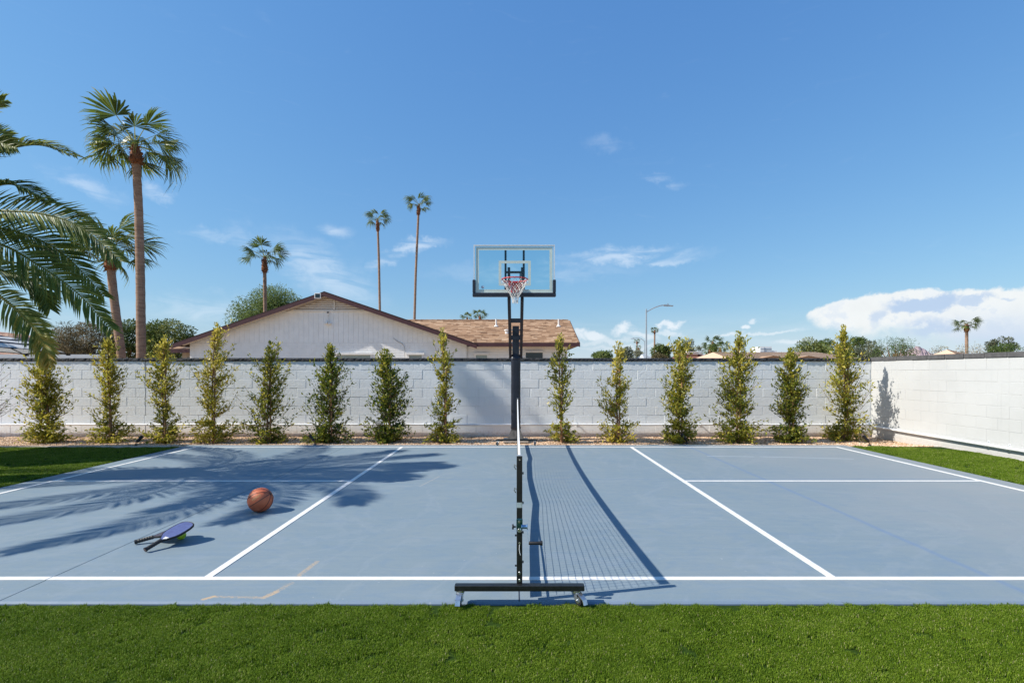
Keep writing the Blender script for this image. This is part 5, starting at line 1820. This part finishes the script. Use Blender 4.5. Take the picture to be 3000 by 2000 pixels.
BY = 9.5
s_b = BY / F
bx0, bx1 = P(1387.5, 0, BY).x, P(1625.5, 0, BY).x
bz1, bz0 = P(0, 717.5, BY).z, P(0, 859, BY).z
bxc = (bx0 + bx1) / 2
PX, PY = P(1511, 0, 10.8).x, 10.85
hoop = empty('basketball_hoop', (PX, PY, 0), 'basketball hoop with glass backboard on a padded navy post', 'basketball hoop')
m = MB()
m.add([(PX - .18, PY - .16, -.04), (PX + .18, PY - .16, -.04), (PX + .18, PY + .16, -.04), (PX - .18, PY + .16, -.04),
       (PX - .085, PY - .085, .20), (PX + .085, PY - .085, .20), (PX + .085, PY + .085, .20), (PX - .085, PY + .085, .20)],
      [(3, 2, 1, 0), (4, 5, 6, 7), (0, 1, 5, 4), (1, 2, 6, 5), (2, 3, 7, 6), (3, 0, 4, 7)])
m.build('base_gusset', plain('dusty_base_steel', rgb(.10, .095, .09), .7, 0, .3, .4, 12, .3, 60), hoop)
m = MB(); m.bbox(PX - .26, PX + .26, PY - .26, PY + .2, -.06, -.015, .004); m.build('base_plate', M_CONC, hoop)
ztp = P(0, 955, PY - .07).z
m = MB(); m.bbox(PX - .07, PX + .07, PY - .07, PY + .07, .2, ztp, .004); m.build('pole', M_NAVY, hoop)
z0p, z1p = P(0, 1252, PY - .1).z, P(0, 1050, PY - .1).z
m = MB(); prof = []
rp = random.Random(9)
for z in np.linspace(z0p, z1p, 22):
    prof.append((.099 + rp.uniform(-.0012, .0012), z))
vs, fs = [], []
nn_ = 24
for r_, z in prof:
    for j in range(nn_):
        a = 2 * math.pi * j / nn_
        cx, sx = math.cos(a), math.sin(a)
        e = (abs(cx) ** 4 + abs(sx) ** 4) ** (-.25)
        vs.append((PX + r_ * cx * e, PY + r_ * sx * e, z))
for i in range(len(prof) - 1):
    for j in range(nn_):
        fs.append((i * nn_ + j, i * nn_ + (j + 1) % nn_, (i + 1) * nn_ + (j + 1) % nn_, (i + 1) * nn_ + j))
m.add(vs, fs); pad = m.build('pole_pad', M_PAD, hoop, True)
for zc, h_ in ((z1p, .09), (z0p, -.08)):
    m = MB()
    prf = [(.101, zc - .012), (.108, zc), (.100, zc + h_ * .4), (.088, zc + h_ * .7), (.078, zc + h_)]
    vs, fs = [], []
    for q, (r_, z) in enumerate(prf):
        for j in range(20):
            a = 2 * math.pi * j / 20
            rr_ = r_ * (1 + rp.uniform(-.05, .05))
            e = (abs(math.cos(a)) ** 4 + abs(math.sin(a)) ** 4) ** (-.25)
            vs.append((PX + rr_ * math.cos(a) * e, PY + rr_ * math.sin(a) * e, z + rp.uniform(-.012, .012)))
    for q in range(len(prf) - 1):
        for j in range(20):
            fs.append((q * 20 + j, q * 20 + (j + 1) % 20, (q + 1) * 20 + (j + 1) % 20, (q + 1) * 20 + j))
    m.add(vs, fs); m.build('pad_gather', M_PAD, pad, True)
# two pairs of parallel arms
AW = .055
zl0 = P(0, 1046, PY).z
for s in (-1, 1):
    xa = PX + s * .113; xb = PX + s * .127 - .005
    m = MB(); m.bar((xa, PY + .02, zl0), (xb, BY + .22, bz0 - .06), AW, .075, up=(0, 1, .3)); m.build('lower_arm', M_NAVY, hoop)
    m = MB(); m.bar((xa - s * .003, PY + .10, ztp - .28), (xb - s * .003, BY + .20, bz0 + .48), AW * .8, .07, up=(0, 1, .3)); m.build('upper_arm', M_NAVY, hoop)
    m = MB(); m.bar((xb, BY + .21, bz0 - .10), (xb, BY + .21, bz0 + .52), .05, .04, up=(0, 1, 0)); m.build('link_bar', M_NAVY, hoop)
for zc, h_, yy in ((P(0, 939, 10.35).z, .085, 10.35), (P(0, 990, 10.62).z, .075, 10.6)):
    m = MB(); m.bar((PX - .10, yy, zc), (PX + .10, yy, zc), .06, h_); m.build('arm_brace', M_NAVY, hoop)
for zc in (1047, 1024, 1003, 983, 966):
    z = P(0, zc, PY).z
    m = MB(); m.tube([(PX - .155, PY, z), (PX + .155, PY, z)], .011, 8); m.build('bolt', M_GREY, hoop, True)
# board
bd = MB(); bd.box(bx0 + .012, bx1 - .012, BY - .006, BY + .006, bz0, bz1 - .012)
board = bd.build('backboard', M_BOARDG, hoop)
fwd = .020
m = MB(); m.box(bx0, bx1, BY - .022, BY + .022, bz1 - .024, bz1); m.box(bx0, bx0 + .024, BY - .022, BY + .022, bz0, bz1 - .0245); m.box(bx1 - .024, bx1, BY - .022, BY + .022, bz0, bz1 - .0245); m.box(bx0 + .0245, bx1 - .0245, BY - .022, BY + .022, bz0 - .02, bz0 + .012)
m.build('frame', M_ALU, board)


def band(x0, x1, z0, z1, w, y, name, mat):
    m = MB(); t = .0015
    m.box(x0, x1, y - t, y, z1 - w, z1); m.box(x0, x1, y - t, y, z0, z0 + w); m.box(x0, x0 + w, y - t, y, z0 + w, z1 - w); m.box(x1 - w, x1, y - t, y, z0 + w, z1 - w)
    return m.build(name, mat, board)


band(bx0 + .045, bx1 - .045, bz0 + .015, bz1 - .045, .053, BY - .007, 'border_stripe', M_FROST)
zq1, zq0 = P(0, 764, BY).z, P(0, 837, BY).z
band(P(1461, 0, BY).x, P(1555, 0, BY).x, zq0, zq1, .05, BY - .007, 'target_square', M_FROST)
qs = P(1414, 841, BY - .01)
m = MB(); m.lathe([(.030, 0), (.030, .001)], (qs.x, BY - .0085, qs.z), 20, axis='y'); lg = m.build('sticker', plain('sticker_blue', rgb(.30, .42, .60), .5), board)
m = MB(); m.bar((qs.x - .022, BY - .0105, qs.z - .004), (qs.x, BY - .0105, qs.z + .008), .001, .006, up=(0, 0, 1)); m.bar((qs.x, BY - .0105, qs.z + .008), (qs.x + .022, BY - .0105, qs.z - .004), .001, .006, up=(0, 0, 1)); m.bar((qs.x - .018, BY - .0105, qs.z - .013), (qs.x + .018, BY - .0105, qs.z - .013), .001, .005); m.build('sticker_mark', M_TRIMW, board)
# padding round the lower edge
m = MB()
zpad = P(0, 820, BY).z
pw = .055
m.bbox(bx0 - .018, bx1 + .018, BY - .045, BY + .035, bz0 - .068, bz0 + .006, .010)
for s, xx in ((-1, bx0), (1, bx1)):
    a, c = (xx - .018, xx + .040) if s < 0 else (xx - .040, xx + .018)
    m.bbox(a, c, BY - .0455, BY + .0355, bz0 + .0065, zpad, .010)
m.build('edge_pad', M_PAD, board)
# steel uprights behind the glass
upr_x = (P(1481, 0, BY).x, P(1534.5, 0, BY).x)
zu1, zu0 = P(0, 732, BY).z, P(0, 849, BY).z
for xx in upr_x:
    m = MB(); m.box(xx - .019, xx + .019, BY + .03, BY + .07, zu0, zu1); m.build('upright', M_NAVY, hoop)
zc = P(0, 796, BY).z
m = MB(); m.box(upr_x[0] - .02, upr_x[1] + .02, BY + .028, BY + .071, zc - .018, zc + .018); m.build('crossbar', M_NAVY, hoop)
m = MB(); m.box(upr_x[0] - .02, upr_x[1] + .02, BY + .028, BY + .071, zu0, zu0 + .07); m.build('crossbar', M_NAVY, hoop)
for px in (1492, 1524):
    xx = P(px, 0, BY).x
    m = MB(); m.box(xx - .011, xx + .011, BY + .03, BY + .068, zu0 + .07, zc - .018); m.build('rod', M_NAVY, hoop)
# rim
RYc, RZc, RR = 9.10, P(0, 818.5, 9.1).z, .2285
rxc = P(1508.5, 0, 9.1).x
m = MB(); m.tube([(rxc + RR * math.cos(a), RYc + RR * math.sin(a), RZc) for a in np.linspace(0, 2 * math.pi, 48, endpoint=False)], .0105, 10, closed=True); rim = m.build('rim', M_RED, hoop, True)
m = MB()
m.add([(rxc - .13, BY - .018, RZc - .01), (rxc + .13, BY - .018, RZc - .01), (rxc + .09, RYc + RR - .02, RZc - .006), (rxc - .09, RYc + RR - .02, RZc - .006),
       (rxc - .13, BY - .018, RZc - .022), (rxc + .13, BY - .018, RZc - .022), (rxc + .09, RYc + RR - .02, RZc - .018), (rxc - .09, RYc + RR - .02, RZc - .018)],
      [(0, 1, 2, 3), (7, 6, 5, 4), (0, 4, 5, 1), (1, 5, 6, 2), (2, 6, 7, 3), (3, 7, 4, 0)])
m.add([(rxc - .13, BY - .02, RZc), (rxc + .13, BY - .02, RZc), (rxc + .06, BY - .02, RZc - .19), (rxc - .06, BY - .02, RZc - .19), (rxc - .10, BY - .09, RZc - .02), (rxc + .10, BY - .09, RZc - .02), (rxc + .05, BY - .05, RZc - .18), (rxc - .05, BY - .05, RZc - .18)],
      [(3, 2, 1, 0), (4, 5, 6, 7), (0, 1, 5, 4), (1, 2, 6, 5), (2, 3, 7, 6), (3, 0, 4, 7)])
m.build('rim_bracket', M_RED, rim)
m = MB()
for s in (-1, 1):
    m.tube([(rxc + s * .20, RYc + .08, RZc - .012), (rxc + s * .14, RYc + .26, RZc - .04), (rxc + s * .07, BY - .05, RZc - .11)], .008, 6)
m.build('rim_brace', M_RED, rim, True)
# cord net
rnn = random.Random(12)
m = MB()
NS = 12
rprof = lambda t: float(np.interp(t, [0, .15, .35, .55, .72, .85, 1], [.222, .205, .155, .105, .065, .052, .047]))
zprof = lambda t: RZc - .012 - .41 * t
for i in range(NS):
    a0 = 2 * math.pi * i / NS
    for s in (-1, 1):
        pts = []
        for k_ in range(15):
            t = k_ / 14
            a = a0 + s * t * 2 * math.pi / NS * 3.0
            rr_ = rprof(t) * (1 + rnn.uniform(-.06, .06))
            pts.append((rxc + rr_ * math.cos(a) + .006 * t, RYc + rr_ * math.sin(a), zprof(t) + rnn.uniform(-.006, .006)))
        m.tube(pts, .0042, 5)
    b0 = Vector((rxc + .222 * math.cos(a0), RYc + .222 * math.sin(a0), RZc - .012))
    m.tube([b0 + Vector((0, 0, .0)), b0 + Vector((.012 * math.cos(a0), .012 * math.sin(a0), .016)), b0 + Vector((-.004 * math.cos(a0), -.004 * math.sin(a0), .026))], .004, 5)
m.build('net', M_NETW, hoop, True)

# ------------------------------------------------------------------ basketball
def mat_ball():
    n = NT('basketball_leather'); g = n.geo()
    f = n.noise(g, 9, 4)
    v = n.N.new('ShaderNodeTexVoronoi'); v.inputs['Scale'].default_value = 330; n.L.new(g, v.inputs['Vector'])
    n.set(n.mix(n.smooth(f, .35, .65), rgb(.52, .115, .045), rgb(.60, .155, .065)), .48, 0, .4)
    n.bump(v.outputs['Distance'], .5, .0015)
    return n.mat


M_INK = plain('black_print', rgb(.012, .010, .009), .5, 0, .4, .1, 60)
M_GOLD = plain('gold_print', rgb(.62, .48, .20), .4, .3, .5, .1, 60)
BR = .1195
bd_ = CH * F / (1500.5 - VY)
bc = Vector((P(761.5, 0, bd_ + .02).x, bd_ + .03, BR))
ball = empty('basketball', (bc.x, bc.y, 0), 'worn orange-brown basketball resting on the blue court', 'basketball')
m = MB()
nu, nv = 40, 24
vs = []
for i in range(nv + 1):
    th_ = math.pi * i / nv
    for j in range(nu):
        ph = 2 * math.pi * j / nu
        vs.append(bc + BR * Vector((math.sin(th_) * math.cos(ph), math.sin(th_) * math.sin(ph), math.cos(th_))))
fs = [(i * nu + j, (i + 1) * nu + j, (i + 1) * nu + (j + 1) % nu, i * nu + (j + 1) % nu) for i in range(nv) for j in range(nu)]
m.add(vs, fs); cover = m.build('cover', mat_ball(), ball); cover.data.polygons.foreach_set('use_smooth', [True] * len(cover.data.polygons))
# local frame of the view of the ball: r right, u up, f towards the camera
f_ = (Vector((CX, 0, CH)) - bc).normalized(); r_v = Vector((0, 0, 1)).cross(f_).normalized(); u_v = f_.cross(r_v)
pole = (r_v * .74 + u_v * .42 + f_ * .50).normalized()
e1_ = (f_ - pole * f_.dot(pole)).normalized(); e2_ = pole.cross(e1_)


def seam(ang, bow=0.):
    pts = []
    for t in np.linspace(0, 2 * math.pi, 64, endpoint=False):
        a = ang + bow * math.sin(t) ** 2 * (1 if math.sin(t) > 0 else -1)
        q = pole * math.cos(t) + (e1_ * math.cos(a) + e2_ * math.sin(a)) * math.sin(t)
        pts.append(bc + q * (BR - .0012))
    m = MB(); m.tube(pts, .0034, 6, closed=True); m.build('seam', M_INK, ball, True)


for a in (.02, .86, 1.62, 2.38):
    seam(a)


def ball_text(txt, c, along, size, mat, name):
    """wrap lettering on the ball: c = direction of the text centre, along = reading direction"""
    cu = bpy.data.curves.new(name, 'FONT'); cu.body = txt; cu.size = size; cu.align_x = 'CENTER'; cu.align_y = 'CENTER'; cu.resolution_u = 2
    ob = bpy.data.objects.new(name, cu); COL.objects.link(ob)
    dg = bpy.context.evaluated_depsgraph_get(); dg.update()
    me = bpy.data.meshes.new_from_object(ob.evaluated_get(dg))
    bpy.data.objects.remove(ob); bpy.data.curves.remove(cu)
    c = c.normalized(); al = (along - c * along.dot(c)).normalized(); upv = c.cross(al)
    for v in me.vertices:
        ax, ay = v.co.x / BR, v.co.y / BR
        q = (c * math.cos(ax) + al * math.sin(ax))
        q = q * math.cos(ay) + upv * math.sin(ay)
        v.co = bc + q * (BR + .0006)
    me.materials.clear(); me.materials.append(mat)
    me.name = name
    put_obj(name, me, ball)


ts = r_v * .86 + u_v * .46 - f_ * .1
ball_text('TISSOT', -r_v * .30 + u_v * .20 + f_ * .9, ts, .030, M_GOLD, 'lettering')
ball_text('NBA', r_v * .32 + u_v * .50 + f_ * .8, ts, .010, M_INK, 'lettering')
ball_text('SPALDING', -r_v * .26 + u_v * .82 + f_ * .45, r_v * .96 + u_v * .16 + f_ * .2, .030, M_INK, 'lettering')

# ------------------------------------------------------------------ paddles and the small ball
def mat_paddle(name, c1, c2):
    n = NT(name); g = n.geo()
    f = n.noise(n.mapping(g, (2.0, 8.0, 2), (0, 0, .5)), 12, 5, .65, 1)
    n.set(n.mix(n.smooth(f, .3, .7), c1, c2), .38, 0, .5)
    return n.mat


M_PBLUE = mat_paddle('paddle_face_violet', rgb(.06, .065, .175), rgb(.095, .125, .27))
M_PDARK = mat_paddle('paddle_face_dark', rgb(.03, .03, .05), rgb(.08, .05, .07))
M_GRIP = plain('black_grip_tape', rgb(.02, .02, .021), .55, 0, .4, .4, 40)


def paddle(butt, tip, roll, label, face):
    o = empty('paddle', butt, label, 'paddle', 'paddles on the court')
    butt, tip = Vector(butt), Vector(tip)
    t = (tip - butt); L_ = t.length; t.normalize()
    s = t.cross(Vector((0, 0, 1))).normalized(); up = s.cross(t)
    rm = Matrix.Rotation(roll, 3, t); s, up = rm @ s, rm @ up
    W = lambda a, b_, c: butt + t * a + s * b_ + up * c
    # outline of the blade
    k_w = L_ / .405 * .95
    half = [(L_ * .315, .016), (L_ * .36, .026), (L_ * .42, .055), (L_ * .50, .085), (L_ * .60, .100), (L_ * .72, .102), (L_ * .84, .098), (L_ * .93, .084), (L_ * .98, .058), (L_, .026)]
    half = [(a, w * k_w) for a, w in half]
    out = [(a, w) for a, w in half] + [(a, -w) for a, w in half[::-1]]
    n = len(out)
    c0 = (L_ * .66, 0)

    def ins(q, d):
        v = Vector((q[0] - c0[0], q[1])); l = v.length
        return (c0[0] + v.x * (l - d) / l, v.y * (l - d) / l)
    m = MB()
    m.add([W(a, b_, .0075) for a, b_ in (ins(q, .006) for q in out)] + [W(a, b_, -.0075) for a, b_ in (ins(q, .006) for q in out)],
          [tuple(range(n))[::-1], tuple(range(n, 2 * n))])
    m.build('face', face, o)
    m = MB()
    rings = [(.005, .0078), (0, .0092), (-.0035, .004), (-.0035, -.004), (0, -.0092), (.005, -.0078)]
    vs = []
    for d_, z in rings:
        vs += [W(*ins(q, d_), z) for q in out]
    fs = []
    for k_ in range(len(rings) - 1):
        for j in range(n):
            fs.append((k_ * n + j, k_ * n + (j + 1) % n, (k_ + 1) * n + (j + 1) % n, (k_ + 1) * n + j))
    m.add(vs, fs); m.build('edge_guard', M_BLACKP, o, True)
    # handle with wound grip
    m = MB()
    k_ = 15
    pts = [W(L_ * .335 * i / (k_ - 1), 0, 0) for i in range(k_)]
    m.tube(pts, [.0175 if i == 0 else (.0152 + (.0014 if i % 2 else -.0006)) for i in range(k_)], 10)
    m.build('grip', M_GRIP, o, False)
    m = MB(); m.tube([W(-.004, 0, 0), W(.004, 0, 0)], .0185, 12); m.build('butt_cap', M_BLACKP, o, True)
    m = MB(); m.tube([W(-.0052, 0, 0), W(-.0042, 0, 0)], .0125, 12); m.build('butt_badge', plain('badge_brown', rgb(.10, .06, .055), .4), o, True)
    return o, W, L_


zb_ = .036
pb_d = CH * F / (1579.5 - VY)
pb = Vector((P(531, 0, pb_d + .03).x + .02, pb_d + .0, zb_))
pb_o = empty('pickleball', (pb.x, pb.y, 0), 'small yellow-green pickleball propping up the two paddles', 'ball')
npk = NT('pickleball_plastic'); v = npk.N.new('ShaderNodeTexVoronoi'); v.inputs['Scale'].default_value = 48; npk.L.new(npk.geo(), v.inputs['Vector'])
npk.set(npk.mix(npk.smooth(v.outputs['Distance'], .22, .26), rgb(.02, .04, .0), rgb(.40, .62, .03)), .45, 0, .4)
m = MB(); m.lathe([(max(.0005, zb_ * math.sin(math.pi * i / 16)), -zb_ * math.cos(math.pi * i / 16)) for i in range(17)], pb, 24); m.build('shell', npk.mat, pb_o, True)
G = lambda px, py, z: P(px, py, (CH - z) * F / (py - VY))
g0 = G(397, 1587, .02)
d0 = (Vector((pb.x + .02, pb.y + .02, 0)) - Vector((g0.x, g0.y, 0))).normalized()
lower = paddle((g0.x, g0.y, .021), (g0.x + d0.x * .365, g0.y + d0.y * .365, .094), -.04, 'lower paddle with dark face, its taped handle pointing left', M_PDARK)
g1 = G(426, 1610, .022)
tp = G(553, 1541, .112)
d1 = (Vector((tp.x, tp.y, 0)) - Vector((g1.x, g1.y, 0))).normalized()
up_o, W, L_ = paddle((g1.x, g1.y, .024), (g1.x + d1.x * .355, g1.y + d1.y * .355, .138), .05, 'upper paddle with violet blue face, resting on the lower paddle', M_PBLUE)
m = MB()
for a, b0, b1, sl_ in ((.36, .006, .028, .10), (.375, .004, .03, .10), (.39, .002, .03, .10), (.415, .0, .034, .02), (.43, .0, .034, -.02)):
    p0, p1 = W(L_ * a, b0, .0082), W(L_ * (a + sl_ * .3), b1 + .012, .0082)
    nrm = (W(0, 0, 1) - W(0, 0, 0)).normalized()
    m.bar(p0, p1, .0045, .0008, up=nrm)
m.build('white_mark', M_TAPE, up_o)

# ------------------------------------------------------------------ striped parasol at the left
M_NAVYC = plain('navy_canvas', rgb(.010, .016, .035), .8, 0, .2, .15, 20)
M_WHTC = leaf_mat('white_canvas', [(0, rgb(.70, .71, .73)), (1, rgb(.70, .71, .73))], .8, .25, .2)
UC = Vector((-9.5, 8.6, 0)); UR = 1.52; UZ0, UZ1 = 1.74, 2.17
um = empty('parasol', UC, 'navy and white striped parasol cut off by the left edge', 'parasol')
NP = 8
bands = [(.0, .08, 0), (.08, .16, 1), (.16, .23, 0), (.23, .31, 1), (.31, .38, 0), (.38, .46, 1), (.46, .53, 0), (.53, .61, 1), (.61, .68, 0), (.68, .76, 1), (.76, .83, 0), (.83, .97, 1), (.97, 1.0, 0)]


def um_pt(i, t, sag=0.):
    a = 2 * math.pi * (i + .12) / NP
    z = UZ1 + (UZ0 - UZ1) * t + .05 * math.sin(math.pi * t) - sag
    return Vector((UC.x + UR * t * math.cos(a), UC.y + UR * t * math.sin(a), z))


for i in range(NP):
    m = MB()
    for t0, t1, mi in bands:
        g_ = 5
        for k_ in range(g_):
            u0, u1 = k_ / g_, (k_ + 1) / g_
            sg = lambda u: -.10 * math.sin(math.pi * u)
            q = []
            for tt, uu in ((t0, u0), (t0, u1), (t1, u1), (t1, u0)):
                a_, c_ = um_pt(i, tt), um_pt(i + 1, tt)
                v_ = a_.lerp(c_, uu); v_.z += .045 * tt * tt * math.sin(math.pi * uu)
                q.append(v_)
            m.add(q, [(0, 1, 2, 3)], mi)
    m.build('canopy_panel', [M_NAVYC, M_WHTC], um)
    m = MB(); m.tube([um_pt(i, t) - Vector((0, 0, .02)) for t in (.05, .5, 1.0)], .009, 6); m.build('rib', M_BLACKP, um)
    m = MB(); m.cbox(um_pt(i, 1.0) - Vector((0, 0, .015)), (.045, .045, .03)); m.build('rib_tip', M_BLACKP, um)
m = MB(); m.tube([(UC.x, UC.y, 0), (UC.x, UC.y, UZ1 + .02)], .024, 10); m.build('pole', M_BLACKP, um, True)
m = MB(); m.lathe([(.28, 0), (.28, .05), (.05, .09), (.035, .3)], (UC.x, UC.y, 0), 20); m.build('base', M_BLACKP, um, True)
